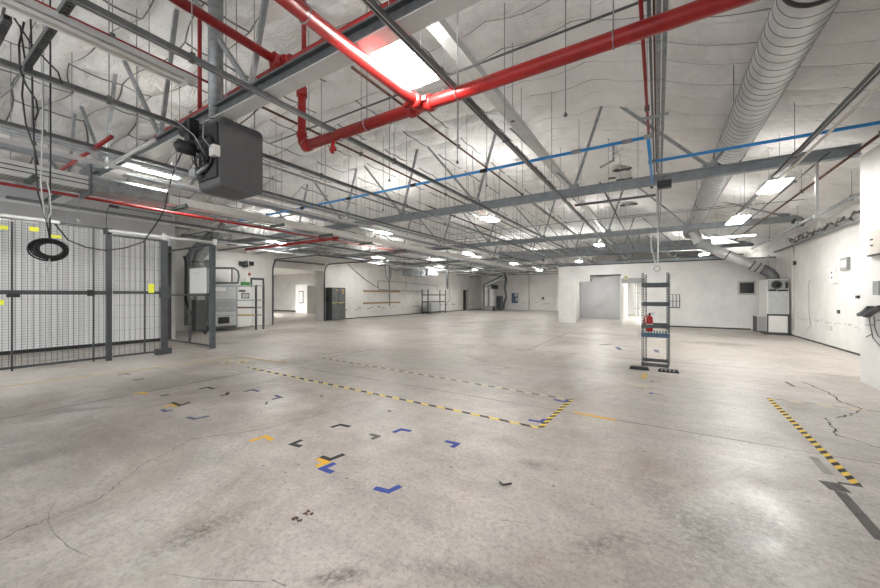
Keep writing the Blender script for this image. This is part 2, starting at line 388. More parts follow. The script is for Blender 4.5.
for l, w in (([(55,502),(49,512),(48,522),(52,530),(57,536),(70,548),(92,558)], .007), ([(166,574),(204,579),(266,582)], .007), ([(272,580),(286,586)], .01),
             ([(500,520),(531,524)], .008), ([(232,446),(212,470)], .005), ([(560,412),(600,417)], .012)):
    ribbon(fb, fp(l), w, .0008, .002, 6)
struct('floor', fb, ['floor', 'concrete_crack', 'joint', 'scuff'])

# roof insulation: quilted batts pinned in rows
cb = MB()
FU = (0, .03, .1, .22, .36, .5, .64, .78, .9, .97); FV = (0, .03, .11, .25, .42, .58, .75, .89, .955)
PX = 1.22; nI = int((XR-XL+.8)/PX)+2; rows = [Y0]
while rows[-1] < YB+.3: rows.append(rows[-1]+random.uniform(.48, .78)*(1 if rows[-1] < 22 else 1.6))
nJ = len(rows)
rnd = [[(random.uniform(-1, 1), random.uniform(.55, 1.0), random.uniform(.6, 1.25), random.uniform(-1, 1)) for i in range(nI+2)] for j in range(nJ+1)]
def seam_y(i, j, fu, x):
    amp = .05 if x > -3 else .20; arc = .13 if x > -3 else .06
    a, b_ = rnd[j][i], rnd[j][i+1]
    return rows[j]+a[0]*amp*(1-fu)+b_[0]*amp*fu+arc*math.sin(math.pi*fu)*(.4+.6*a[1])*(1 if x > -3 or (i+j) % 2 else -1)
cb.sm = True
vs = []; cols = [(i, f) for i in range(nI) for f in FU]; rws = [(j, f) for j in range(nJ-1) for f in FV]
for j, fv in rws:
    for i, fu in cols:
        x = XL-.5+(i+fu)*PX; x = min(x, XR+.35)
        y = seam_y(i, j, fu, x)*(1-fv)+seam_y(i, j+1, fu, x)*fv
        r = rnd[j][i]; lf = x < -3
        a = abs(math.sin(math.pi*fu))**.5; b_ = abs(math.sin(math.pi*fv))**.9
        if lf:
            m1 = min(fu, 1-fu)*2; m2 = min(fv, 1-fv)*2
            d = .16*r[2]*min(m1, m2)+.05*r[1]*m2+.02*(1-abs(math.sin(5*fu+3*fv+r[3]*3)))*min(m1, m2)
        else:
            d = .075*r[2]*b_*(.55+.45*a)
            th = math.atan2((fv if fv < .5 else fv-1)*.61, (fu if fu < .5 else fu-1)*PX+1e-6)
            d += .02*(1-abs(math.sin(3*th+r[3]*3)))*b_*a
        vs.append((x, y, zroof(x)-d))
NX, NY = len(cols), len(rws); f0_ = len(cb.f)
cb.add(vs, [(j*NX+i, (j+1)*NX+i, (j+1)*NX+i+1, j*NX+i+1) for j in range(NY-1) for i in range(NX-1)])
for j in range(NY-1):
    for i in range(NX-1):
        if rws[j][1] == FV[-1] or (cols[i][1] == FU[-1] and XL-.5+cols[i][0]*PX < -4 and (cols[i][0]+rws[j][0]) % 3): cb.mi[f0_+j*(NX-1)+i] = 2  # narrow faces along the creases get the painted shade
cb.sm = False
TH = []
for cxy, rad in ((pY(622, 205.6, 13.6), .30), (pY(624.5, 214.5, 14.8), .34), (pY(612, 211, 14.4), .14), (pY(628, 240, 19.0), .42)):
    z = zroof(cxy.x)-.16
    n = 14; cb.cur = 1
    cb.add([(cxy.x+rad*math.cos(2*math.pi*k/n)*random.uniform(.7, 1.1), cxy.y+rad*.7*math.sin(2*math.pi*k/n)*random.uniform(.7, 1.1), z+.02*math.sin(5*k)) for k in range(n)], [tuple(range(n))[::-1]])
cb.cur = 0
struct('ceiling', cb, ['insul', 'torn', 'insul_crease_shade'])

# walls
struct('wall_cage_back', MB().box(XC-.15, Y0, 0, XC, 5.62, 3.66), 'ribbed')
wb = MB().box(XC-.16, Y0, 3.66, XC+.03, 5.66, 4.62); struct('wall_cage_upper', wb, 'greywall')
struct('baseboard_cage', MB().box(XC, Y0, 0, XC+.03, 5.5, .10), 'black')
struct('trim_1', MB().box(XC-.14, 5.50, 0, XC+.06, 5.66, 3.72), 'white_steel')
struct('wall_cage_top', MB().box(XC-.16, Y0, 4.62, XC-.05, 5.62, 6.3), 'wall')
YD0, YD1, ZD = 11.45, 14.85, 3.12
wl = MB().box(XL-.75, 5.0, 0, XL, YD0, 5.2).box(XL-.75, YD1, 0, XL, YB, 5.2).box(XL-.75, YD0, ZD, XL, YD1, 5.2).box(XL-.75, 5.0, 0, XC-.16, 5.2, 5.2)
struct('wall_left', wl, 'wall')
struct('wall_back', MB().box(XL-.75, YB, 0, XR+.3, YB+.2, 6.5), 'wallx')
struct('wall_right', MB().box(XR, YN-1.5, 0, XR+.25, YB, 4.3), 'wall')
nr = MB().box(XN, Y0, 0, XR+.25, YN, 4.06)
struct('wall_right_near', nr, 'partition')
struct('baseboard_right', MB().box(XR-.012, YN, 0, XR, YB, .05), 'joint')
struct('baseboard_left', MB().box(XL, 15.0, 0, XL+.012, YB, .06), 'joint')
# annex beyond the shutter opening
ax = MB().box(-40, 22, 0, XL-.75, 22.2, 3.7).box(-40, 5.0, 0, -39.8, 22, 3.7).box(-40, 5.0, 0, XL-.75, 5.2, 3.7)
struct('wall_annex', ax, 'partition'); struct('ceiling_annex', MB().box(-40, 5.0, 3.7, XL-.75, 22.2, 3.8), 'partition')
struct('baseboard_annex', MB().box(-39, 21.97, 0, XL-.75, 22, .12), 'darkgrey')
# annex door booth
db = thing('door_booth', 'white boxed doorway with framed window in the room beyond the shutter', 'doorway', (-27, 21, 0))
MB().box(-27.9, 20.2, 0, -26.3, 21.95, 2.5).build('booth_wall', 'partition', db)
MB().box(-27.4, 20.17, .9, -26.8, 20.2, 2.0).build('window_frame', 'darkgrey', db)
MB().box(-27.33, 20.15, .97, -26.87, 20.18, 1.93).build('pane', 'white', db)

# partition block with two openings
PT = 3.14
xa, xb, xc, xd = -4.03, -3.2, -1.70, -.62
pb = MB().box(-4.98, YP, 0, xa, YP+.2, PT).box(xa, YP, 2.36, xb, YP+.2, PT).box(xb, YP, 2.64, xc, YP+.2, PT)
pb.box(xc, YP, 2.22, xd, YP+.2, PT).box(xd, YP, 0, XR, YP+.2, PT).box(-4.98, YP+.2, 0, -4.86, 30.5, PT)
struct('wall_partition', pb, 'partition')
al = MB().box(-4.86, 26.0, 0, xc, 26.2, PT).box(-4.85, YP+.2, 0, -4.75, 26, PT)
struct('wall_alcove', al, 'alcove')
struct('wall_alcove_side', MB().prism([(xa-.02, YP+.2), (xa-.12, YP+.2), (-4.74, 26), (-4.64, 26)], 0, PT), 'reveal')
struct('wall_corridor', MB().box(xc-.06, YP+.2, 0, xc, 26, PT).box(-4.86, 33.0, 0, XR, 33.2, PT), 'partition')
struct('ceiling_partition', MB().box(-4.98, YP, PT, XR, 33.2, PT+.12), 'partition')
struct('trim_2', MB().box(-4.98, YP-.02, PT+.12, XR, YP+.05, PT+.17), 'darkgrey')
struct('trim_3', MB().box(xb, YP-.03, 2.64, xc, YP, 2.72).box(xb-.04, YP-.03, 2.36, xb, YP, 2.72), 'darkgrey')
struct('trim_4', MB().box(xc+.02, YP-.02, 2.22, xd+.02, YP, 2.50), 'grey')
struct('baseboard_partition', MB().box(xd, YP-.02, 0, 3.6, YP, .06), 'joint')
win = struct('window_1', MB().box(pY(737.4,281,YP).x, YP-.04, pY(740,295,YP).z, pY(755.6,281,YP).x, YP-.005, pY(745,281,YP).z), 'reveal')
MB().box(pY(739.5,281,YP).x, YP-.05, pY(740,293.3,YP).z, pY(753.8,281,YP).x, YP-.04, pY(745,282.6,YP).z).build('pane', 'glass', win)

# ------------------------------------------------------------------ roof trusses
ordn = ['nearest grey roof truss, crossing above the hanging heater', 'second grey roof truss, its chord running to the near right white wall end',
        'third grey roof truss, crossing in front of the flat zinc duct', 'fourth roof truss, just above the white partition room', 'farthest roof truss, low near the back wall']
for k, Y in enumerate(TR):
    x0, x1 = XL+.05, 3.98 if Y > YN else 3.0
    zc = 4.1
    t = thing('roof_truss', ordn[k], 'truss', (0, Y, zc), 'roof trusses')
    ch = MB(); hh = .10
    ch.box(x0, Y-.07, zc-hh, x1, Y+.07, zc-hh+.025).box(x0, Y-.07, zc+hh-.025, x1, Y+.07, zc+hh).box(x0, Y-.015, zc-hh, x1, Y+.015, zc+hh)
    ch.build('bottom_chord', 'steel_paint' if k else 'strut', t)
    if k == 0: MB().box(x0, Y-.10, zc-hh-.012, x1, Y+.10, zc-hh-.001).build('flange_plate', 'white_steel', t)
    xn = -1.76-2.67*6
    while xn < x1:
        for xb_, xt_ in ((xn, xn+.62), (xn+2.67, xn+1.02)):
            if x0+.3 < xb_ < x1 and x0+.3 < xt_ < x1: MB().bar((xb_, Y, zc+.1), (xt_, Y, zroof(xt_)-.02), .055, .055).build('web_brace', 'galv', t)
        if x0 < xn < x1: MB().box(xn-.12, Y-.02, zc+.08, xn+.12, Y+.02, zc+.2).build('gusset_plate', 'galv', t)
        xn += 2.67

# Y-direction purlin tube and rusty pipe near the centre
def yrun(name, label, cat, X, z, y0, y1, r, m, hang=(), rod=.006, sq=None, mat_rod='galv', lip=False, group=None):
    t = thing(name, label, cat, (X, y0, z), group)
    if sq:
        w, h = sq
        if lip:
            MB().box(X-w/2, y0, z-h/2, X-w/2+.006, y1, z+h/2).box(X+w/2-.006, y0, z-h/2, X+w/2, y1, z+h/2).box(X-w/2, y0, z+h/2-.006, X+w/2, y1, z+h/2).build('channel', m, t)
            MB().box(X-w/2, y0, z-h/2-.006, X-w/2+.014, y1, z-h/2).box(X+w/2-.014, y0, z-h/2-.006, X+w/2, y1, z-h/2).build('lip', 'strut_lip', t)
        else: MB().box(X-w/2, y0, z-h/2, X+w/2, y1, z+h/2).build('beam', m, t)
    else: MB().tube([(X, y0, z), (X, y1, z)], r, 10).build('pipe', m, t)
    for hy in hang:
        MB().tube([(X, hy, z+(sq[1]/2 if sq else r)), (X, hy, zroof(X)-.02)], rod, 6).build('hanger_rod', mat_rod, t)
        MB().box(X-.03, hy-.02, z-(sq[1]/2 if sq else r)-.012, X+.03, hy+.02, z+(sq[1]/2 if sq else r)+.02).build('clamp', 'strut' , t)
    return t
RH = [1.2, 4.4, 7.2, 10.8, 14.2, 18.2, 21.6, 25.2, 28.5, 32]
ZS = 3.95
for X, lab in ((-2.0, 'dark steel channel strut passing beside the big lit panel light'), (-4.0, 'dark steel channel strut running over the red pipe elbow'),
               (-5.72, 'dark steel channel strut running back from over the hanging heater'), (-7.7, 'grey conduit strut running low left of the hanging heater')):
    yrun('ceiling_strut', lab, 'strut', X, ZS, .2, 36, 0, 'strut', [h+X*.1+.9 for h in RH], sq=(.045, .055), lip=True, group='long ceiling struts')
yrun('ceiling_strut', 'dark strut with clamps carrying the two right-hand panel lights', 'strut', 1.98, ZS, 3.2, 14.2, 0, 'strut', [5.2, 8.3, 12.4], sq=(.05, .06), lip=True, group='long ceiling struts')
yrun('conduit_pipe', 'thin pale conduit pipe just right of the dark light-carrying strut', 'pipe', 2.06, ZS-.08, 3.2, 14.4, .02, 'offwhite')
yrun('conduit_pipe', 'thin shiny conduit lying beside the low left strut', 'pipe', -7.82, ZS-.05, .2, 26, .03, 'galv')
yrun('conduit_pipe', 'white square conduit left of the hanging heater above trunking', 'pipe', -8.05, 3.8, .2, 34, 0, 'white_steel', [3.6, 8, 13, 19], sq=(.06, .06))
yrun('purlin_beam', 'wide pale grey box beam running back through the roof centre', 'beam', -2.2, 4.72, 2.7, 32, 0, 'white_steel', [6, 12.4, 19, 26], sq=(.17, .12))
yrun('purlin_beam', 'grey box beam running back over the left middle of the hall', 'beam', -10.6, 4.72, 0, 36, 0, 'white_steel', [6, 12.4, 19, 26], sq=(.17, .12))
yrun('iron_pipe', 'rusty thin pipe beside the wide pale roof beam', 'pipe', -2.52, 4.62, 3.3, 23.3, .022, 'rust', [4.1, 7.4, 11, 15, 20])
yrun('iron_pipe', 'thin brown pipe passing behind the red pipe elbow', 'pipe', -4.9, 4.3, 2.75, 23.3, .018, 'rust', [5, 8.2, 12, 16.5])
yrun('iron_pipe', 'second brown pipe, between two channel struts left of centre', 'pipe', -3.3, 4.45, 3.2, 23.3, .018, 'rust', [6, 9.8, 13.3])
yrun('iron_pipe', 'brown sprinkler branch crossing the roof on the right', 'pipe', 2.86, 4.0, 6.5, 20, .024, 'rust', [8, 11.5, 15])
yrun('conduit_pipe', 'thin black conduit between right strut and brown branch', 'pipe', 2.48, 4.0, 8.6, 19, .016, 'strut', [10.4, 14.6])
yrun('conduit_pipe', 'grey pipe running back beside the right wall', 'pipe', 3.6, 3.7, 9.6, 20.9, .045, 'galv', [11.3, 14.8, 18])
yrun('conduit_pipe', 'grey pipe along the top of the right wall', 'pipe', 4.36, 3.5, 9.5, 21, .04, 'galv')
for X, z, r, m, lab in ((-.13, 4.12, .018, 'darkred', 'thin dark red pipe in the overhead bundle crossing the red main'), (-.07, 4.17, .014, 'strut', 'thinnest dark conduit in the overhead bundle crossing the red main'),
                        (-.035, 4.26, .01, 'rust', 'thin rusty rod pipe in the overhead bundle'), (.0, 4.1, .022, 'galv', 'grey conduit in the overhead bundle above the rack'), (.055, 4.1, .02, 'galv', 'rightmost grey conduit of the overhead bundle above the rack')):
    yrun('bundle_pipe', lab, 'pipe', X, z, 1.5, 9.0 if X < -.03 else 20.5, r, m, [5.6, 9.7] if X == -.13 else ())
for Y in (5.7,):
    tag(MB().box(-.2, Y-.02, 4.02, .12, Y+.02, 4.045).build('support_bracket', 'galv'), 'small strut bracket under the overhead pipe bundle', 'bracket')
# left slotted cross struts
for Y, lab, xe in ((.87, 'black slotted cross strut in the upper left, right one', -4.1), (.63, 'black slotted cross strut at the upper left corner', -4.9)):
    t = thing('slotted_strut', lab, 'strut', (xe, Y, ZS+.06), 'slotted cross struts')
    mb = MB(); x = -5.75
    mb.box(-5.8, Y-.028, ZS+.03, xe, Y-.018, ZS+.09).box(-5.8, Y+.018, ZS+.03, xe, Y+.028, ZS+.09).box(-5.8, Y-.028, ZS+.085, xe, Y+.028, ZS+.09)
    while x < xe: mb.box(x, Y-.028, ZS+.03, x+.03, Y+.028, ZS+.036); x += .06
    mb.build('slotted_channel', 'strut', t)
# X-direction conduits
def xrun(name, label, Y, z, x0, x1, r, m, group=None, hang=()):
    t = thing(name, label, 'pipe', (x0, Y, z), group)
    MB().tube([(x0, Y, z), (x1, Y, z)], r, 8).build('pipe', m, t)
    for hx in hang: MB().tube([(hx, Y, z+r), (hx, Y, zroof(hx)-.02)], .006, 6).build('hanger_rod', 'galv', t)
xrun('cross_conduit', 'thin conduit crossing behind the red main pipe', 3.95, 4.42, -6.2, .1, .013, 'strut', hang=(-5.1, -.6))
xrun('cross_conduit', 'short dark conduit just behind the second truss, left of the pipe bundle', 9.4, 3.85, -1.8, -.05, .03, 'strut', hang=(-1.7, -.4))
xrun('cross_conduit', 'thin conduit crossing at mid hall behind the second truss', 12.2, 4.0, -7.2, 2.0, .012, 'galv', hang=(-5, -1))
xrun('cross_conduit', 'thin cross conduit over the rack and round duct', 13.2, 4.15, -1.2, 3.4, .012, 'galv', hang=(1,))
xrun('cross_conduit', 'dark conduit just above the partition doorway', 20.2, 3.72, -3.3, 0, .03, 'strut', hang=(-3, -.5))
xrun('cross_conduit', 'dark pipe running along above the partition top', 20.9, 3.45, -1.9, 3.3, .03, 'strut', hang=(0, 2.5))
xrun('cross_conduit', 'pair conduit crossing low at the left middle distance', 12.6, 3.85, -8.5, -5.9, .016, 'galv', hang=(-8, -6.2))
xrun('cross_conduit', 'thin conduit crossing low at the left middle distance', 13.3, 3.85, -8.5, -5.2, .016, 'galv', hang=(-7, -5.6))
for i, (Y, z, x0, x1, m) in enumerate(((6.4, 3.9, -16, -8.6, 'galv'), (8.6, 3.7, -17.6, -9.4, 'strut'), (10.4, 3.75, -17.6, -10, 'galv'), (12.9, 3.8, -17.6, -9.2, 'white_steel'), (14.6, 3.85, -17.6, -8.4, 'strut'),
        (17.4, 3.8, -17.6, -8.1, 'galv'), (19.7, 3.8, -17.6, -7.2, 'strut'), (22.0, 3.8, -17.6, -6, 'galv'), (25, 3.75, -17.6, -5.4, 'strut'), (28, 3.7, -17.6, -4.5, 'galv'), (31.5, 3.7, -17.6, -3, 'strut'), (34.5, 3.7, -17.6, 3, 'strut'))):
    xrun('cross_conduit', '%s pipe crossing under the far left roof, counted from the front' % ['first', 'second', 'third', 'fourth', 'fifth', 'sixth', 'seventh', 'eighth', 'ninth', 'tenth', 'eleventh', 'last'][i], Y, z, x0, x1, .028, m, 'far left cross pipes', hang=(x0+2, x1-1.5))
for i, (X, z, m) in enumerate(((-11.6, 3.95, 'galv'), (-12.6, 3.8, 'strut'), (-13.6, 3.9, 'white_steel'), (-14.9, 3.8, 'strut'), (-16.2, 3.9, 'galv'))):
    yrun('ceiling_strut', ['grey strut left of the white trunking', 'dark strut second left of the white trunking', 'white strut above the grey cage wall top', 'dark strut over the machine area', 'grey strut close along the left wall top'][i], 'strut',
         X, z, (1.6 if i < 3 else 6), 36, 0, m, [7, 12, 18, 24], sq=(.06, .07), group='far left struts')

for i, (X, z, m, y0) in enumerate(((-6.6, 4.15, 'galv', 3.2), (-9.9, 4.2, 'white_steel', 4), (-12.1, 4.15, 'galv', 4), (-1.2, 4.3, 'strut', 9.3), (-3.0, 4.15, 'galv', 9.3), (-5.0, 4.12, 'galv', 9.3), (-6.2, 4.4, 'rust', 9.3), (-13.1, 3.6, 'galv', 9), (-15.4, 3.65, 'white_steel', 9), (-10.3, 3.75, 'galv', 9))):
    yrun('conduit_pipe', 'slim pipe running to the back, '+['just right of the hanging heater', 'pale one left of the trunking', 'high at far left', 'dark one starting right of the pale centre beam', 'starting behind the second truss at centre', 'starting behind the second truss under the blue pipe', 'rusty one high left of centre', 'low over the overhead door', 'pale one close to the left wall top', 'low one left of the white trunking'][i], 'pipe', X, z, y0, 23.3 if X > -9.8 else 34, .022, m, [11, 17, 22])
# ------------------------------------------------------------------ red sprinkler network
YM, ZM = 3.58, 3.9
sp = thing('sprinkler_main', 'large bright red pipe crossing overhead with a hanging elbow and a branch towards the camera', 'pipe', (-2.5, YM, ZM))
MB().tube([(-4.66, YM, ZM), (XN, YM, ZM)], .074, 18).build('main_pipe', 'red', sp)
def elb(c, d1, d2, R=.13, n=6):
    c, d1, d2 = Vector(c), Vector(d1), Vector(d2); pts = []
    for i in range(n+1):
        a = math.pi/2*i/n; pts.append(c+d1*R*(1-math.sin(a))+d2*R*(1-math.cos(a)))
    return pts
MB().tube([(-4.66-.13, YM, ZM+1.0)]+[(-4.79, YM, ZM+.5)]+elb((-4.79, YM, ZM), (0, 0, 1), (1, 0, 0)), .062, 14).build('drop_pipe', 'red', sp)
MB().tube([(-4.60, YM, ZM), (-4.72, YM, ZM)], .088, 14).tube([(-4.79, YM, ZM+.16), (-4.79, YM, ZM+.24)], .08, 14).tube([(-4.79, YM, ZM+.80), (-4.79, YM, ZM+.94)], .082, 14).tube([(-4.79, YM, ZM+.98), (-4.79, YM, ZM+1.06)], .05, 10).build('coupling', 'red', sp)
MB().tube([(-2.5, YM, ZM), (-2.5, Y0+.2, ZM)], .066, 18).build('branch_pipe', 'red', sp)
cpl = MB()
for dx in (-.13, .13): cpl.tube([(-2.5+dx-.035, YM, ZM), (-2.5+dx+.035, YM, ZM)], .098, 14)
cpl.tube([(-2.5, YM-.10, ZM), (-2.5, YM-.18, ZM)], .09, 14)
for s in (-1, 1):
    cpl.box(-2.5-.13-.03, YM+s*.11-.02, ZM-.02, -2.5-.13+.03, YM+s*.11+.02, ZM+.03); cpl.box(-2.5+.13-.03, YM+s*.11-.02, ZM-.02, -2.5+.13+.03, YM+s*.11+.02, ZM+.03)
cpl.build('tee_coupling', 'red', sp)
vd = pY(334, 145, YM)
MB().tube([(vd.x, YM, ZM-.04), (vd.x, YM-.03, ZM-.16), (vd.x, YM-.03, ZM-.26)], .027, 10).tube([(vd.x-.04, YM-.03, ZM-.20), (vd.x+.06, YM-.03, ZM-.20)], .03, 10).tube([(vd.x+.06, YM-.03, ZM-.2), (vd.x+.06, YM-.03, ZM-.24)], .014, 8).build('drain_valve', 'red', sp)
for hx in (-1.98, -3.4, -.35):
    MB().tube([(hx, YM, ZM+.075), (hx, YM, zroof(hx)-.02)], .007, 6).build('hanger_rod', 'galv', sp)
    MB().torus((hx, YM, ZM), (1, 0, 0), .08, .006, 20, 6).build('pipe_ring', 'galv', sp)
MB().tube([(-2.5, 1.9, ZM+.07), (-2.5, 1.9, zroof(-2.5)-.02)], .007, 6).build('hanger_rod', 'galv', sp)
MB().torus((-2.5, 1.9, ZM), (0, 1, 0), .075, .006, 20, 6).build('pipe_ring', 'galv', sp)
MB().tube([(-3.9, YM, ZM), (-3.9, YM, ZM-.1)], .02, 8).tube([(-3.93, YM, ZM-.1), (-3.87, YM, ZM-.1)], .012, 6).build('sprinkler_head', 'galv', sp)

Y2, Z2 = 2.78, 4.5
s2 = thing('sprinkler_cross_pipe', 'darker red pipe higher up, with a four-way coupling above the heater', 'pipe', (-4.07, Y2, Z2))
MB().tube([(-7.9, Y2, Z2), (-2.0, Y2, Z2)], .05, 14).build('cross_pipe', 'darkred', s2)
MB().tube([(-4.07, Y2, Z2), (-4.07, Y0+.2, Z2)], .05, 14).build('branch_pipe', 'darkred', s2)
cq = MB()
for dx in (-.12, .12): cq.tube([(-4.07+dx-.04, Y2, Z2), (-4.07+dx+.04, Y2, Z2)], .085, 12)
cq.tube([(-4.07, Y2-.08, Z2), (-4.07, Y2-.16, Z2)], .085, 12).tube([(-4.07, Y2, Z2-.12), (-4.07, Y2, Z2+.1)], .06, 12)
for dx in (-.12, .12):
    for s in (-1, 1): cq.box(-4.07+dx-.03, Y2+s*.09-.015, Z2-.03, -4.07+dx+.03, Y2+s*.09+.015, Z2+.04)
cq.build('cross_coupling', 'darkred', s2)
MB().tube([(-6.28, Y2, Z2), (-6.28, Y2, zroof(-6.28)-.02)], .03, 10).build('riser_pipe', 'darkred', s2)
MB().tube([(-3.68, Y2, Z2), (-3.68, Y2, zroof(-3.68)-.02)], .028, 10).build('riser_pipe', 'darkred', s2)
yrun('sprinkler_branch', 'thin dark red pipe running above the unlit fluorescent strip', 'pipe', -5.5, 4.62, .6, Y2-.05, .016, 'darkred', [1.5])
yrun('sprinkler_branch', 'thin red pipe along the underside of the white trunking', 'pipe', -8.74, 3.315, -1, 11.2, .026, 'red', [4.2])
xrun('sprinkler_branch', 'thick red pipe crossing low beyond the heater to the left', 7.75, 3.38, -13.8, -8.6, .05, 'red', hang=(-12, -9.6))
xrun('iron_pipe', 'dark red sloping pipe behind the upper left trunking', 1.9, 3.95, -10.6, -7.0, .03, 'darkred', hang=(-9,))
xrun('white_valve_pipe', 'white capped pipe stub under the grey trunking', 2.2, 3.85, -8.4, -6.3, .028, 'white_steel', hang=(-7,))

# ------------------------------------------------------------------ blue compressed air pipe
ap = thing('air_pipe', 'bright blue compressed air pipe crossing the whole roof with a stepped link', 'pipe', (-.13, 6.3, 4.0))
MB().tube([(-12.3, 6.3, 4.0), (-.16, 6.3, 4.0)], .026, 12).build('left_run', 'blue', ap)
MB().tube([(-.10, 7.5, 4.0), (XN-.01, 7.5, 4.0)], .026, 12).build('right_run', 'blue', ap)
MB().tube([(-.13, 6.3, 3.98), (-.11, 8.8, 3.98)], .026, 12).build('link_run', 'blue', ap)
for X in (-1.18, -2.9, -4.6, -6.6, -8.4, -.42):
    MB().tube([(X-.07, 6.3, 4.0), (X+.07, 6.3, 4.0)], .036, 12).build('coupling', 'galv' if X > -1.3 else 'black', ap)
for X, Y in ((-.13, 6.28), (-.10, 7.5)): MB().tube([(X-.06, Y, 4.0), (X+.06, Y, 4.0)], .036, 12).build('elbow', 'galv', ap)
dv = pY(613.5, 150, 6.3)
MB().tube([(dv.x, 6.3, 3.98), (dv.x, 6.3, 3.72)], .016, 8).tube([(dv.x, 6.3, 3.74), (dv.x-.14, 6.3, 3.68), (dv.x-.2, 6.3, 3.66)], .018, 8).build('drop_valve', 'galv', ap)
hv = MB()
for k in range(5):
    a = k*2*math.pi/5+.3; hv.tube([(dv.x+.05, 6.24, 3.84), (dv.x+.05+.10*math.cos(a), 6.22, 3.84+.10*math.sin(a))], .008, 6)
hv.tube([(dv.x+.05, 6.21, 3.84), (dv.x+.05, 6.29, 3.84)], .032, 10).build('handwheel', 'white_steel', ap)
tag(MB().box(-.02, 8.88, 3.86, .24, 9.02, 4.02).build('junction_box', 'darkgrey'), 'dark green-grey junction box under the second truss chord', 'junction box')

# ------------------------------------------------------------------ spiral duct on the right
sd = thing('spiral_duct', 'large round spiral zinc duct running back through the right roof', 'duct', (1.33, 3, 4.68))
DX, DZ, DR = 1.33, 4.68, .27
def ywob(k): return DX
MB().tube([(DX, 2.2, DZ), (DX, 6, DZ), (DX, 12, DZ), (DX, 17, DZ), (DX, 21.5, DZ)], DR, 40).build('duct_body', 'duct', sd)
hel = []; n = 30; turns = int((21.4-2.3)/.165)
seam = MB(); pts = [(DX+(DR+.002)*math.cos(2*math.pi*i/n), 2.3+.165*i/n, DZ+(DR+.002)*math.sin(2*math.pi*i/n)) for i in range(turns*n)]
seam.tube(pts, .0045, 4).build('spiral_seam', 'duct_seam', sd)
for Y in (4.86, 9.9, 14.6, 18.7): MB().tube([(DX, Y-.03, DZ), (DX, Y+.03, DZ)], DR+.012, 40).build('joint_band', 'band', sd)
for Y in (3.4, 7.3, 12.3, 18): MB().tube([(DX+.30, Y, DZ+.0), (DX+.30, Y, zroof(DX+.3)-.02)], .007, 6).tube([(DX-.30, Y, DZ), (DX-.30, Y, zroof(DX-.3)-.02)], .007, 6).build('hanger_rod', 'galv', sd)
# rectangular duct behind
rd = thing('flat_zinc_duct', 'rectangular zinc duct crossing behind the third truss', 'duct', (-4, 23.6, 4.35))
MB().box(-9.2, 23.4, 4.08, 2.4, 24.1, 4.62).build('duct_body', 'galv', rd)
x = -8.6
while x < 2.3:
    MB().box(x-.02, 23.37, 4.05, x+.02, 24.13, 4.65).build('flange', 'strut_lip', rd); x += 1.2
MB().box(-9.6, 23.35, 4.0, -9.2, 24.15, 4.7).build('end_box', 'steel_paint', rd)
for X in (-8, -5, -2, 1): MB().tube([(X, 23.75, 4.65), (X, 23.75, zroof(X)-.02)], .01, 6).build('hanger_rod', 'galv', rd)
# branch duct down to furnace
FY = 19.0
bd = thing('branch_duct', 'round zinc duct sloping down to the furnace cabinet', 'duct', (3, 19.4, 3.2))
a, b_ = Vector((1.55, 19.55, 3.9)), Vector((3.75, 19.5, 2.62))
MB().tube([a, b_], .20, 28).build('duct_body', 'duct', bd)
MB().tube([b_-(b_-a)*.02, b_+Vector((.16, 0, -.12)), b_+Vector((.25, 0, -.27)), b_+Vector((.27, 0, -.42))], .21, 28).build('elbow', 'strut', bd)
for f in (.45, .82, .9, .97):
    c = a.lerp(b_, f); d = (b_-a).normalized(); MB().tube([c-d*.02, c+d*.02], .212, 28).build('joint_band', 'band', bd)
MB().tube([(1.55, 19.55, 3.95), (1.36, 19.55, 4.45)], .2, 24).build('riser', 'duct', bd)

# ------------------------------------------------------------------ unit heater
hx0, hx1, hy0, hy1, hz0, hz1 = -5.58, -5.0, 2.46, 3.06, 3.04, 3.97
ht = thing('unit_heater', 'grey boxy unit heater hanging from the roof with black fan on its side', 'heater', (hx0, hy0, hz0))
hb = MB(); c_ = .07
poly = [(hy0+c_, hz0), (hy1-c_, hz0), (hy1, hz0+c_), (hy1, hz1-c_), (hy1-c_, hz1), (hy0+c_, hz1), (hy0, hz1-c_), (hy0, hz0+c_)]
poly = []
for (cy, cz, a0) in ((hy1-c_, hz0+c_, -90), (hy1-c_, hz1-c_, 0), (hy0+c_, hz1-c_, 90), (hy0+c_, hz0+c_, 180)):
    for k in range(5):
        an = math.radians(a0+k*22.5); poly.append((cy+c_*math.cos(an), cz+c_*math.sin(an)))
n = len(poly)
hb.add([(hx0, p[0], p[1]) for p in poly]+[(hx1, p[0], p[1]) for p in poly], [tuple(range(n)), tuple(range(n, 2*n))[::-1]]+[(i, n+i, n+(i+1) % n, (i+1) % n) for i in range(n)])
hb.build('cabinet', 'heater', ht)
MB().box(hx0+.06, hy0-.03, hz0+.12, hx1-.04, hy0-.002, hz1-.08).build('fan_panel', 'black', ht)
fx, fz = -5.33, 3.52
fr = MB().torus((fx, hy0-.05, fz), (0, 1, 0), .25, .016, 28, 8)
for R in (.07, .12, .17, .21): fr.torus((fx, hy0-.16+.09*R/.25, fz), (0, 1, 0), R, .004, 24, 5)
for k in range(14):
    a = 2*math.pi*k/14; fr.tube([(fx+.05*math.cos(a), hy0-.17, fz+.05*math.sin(a)), (fx+.16*math.cos(a), hy0-.15, fz+.16*math.sin(a)), (fx+.25*math.cos(a), hy0-.04, fz+.25*math.sin(a))], .004, 5)
fr.build('fan_guard', 'black', ht)
fbld = MB()
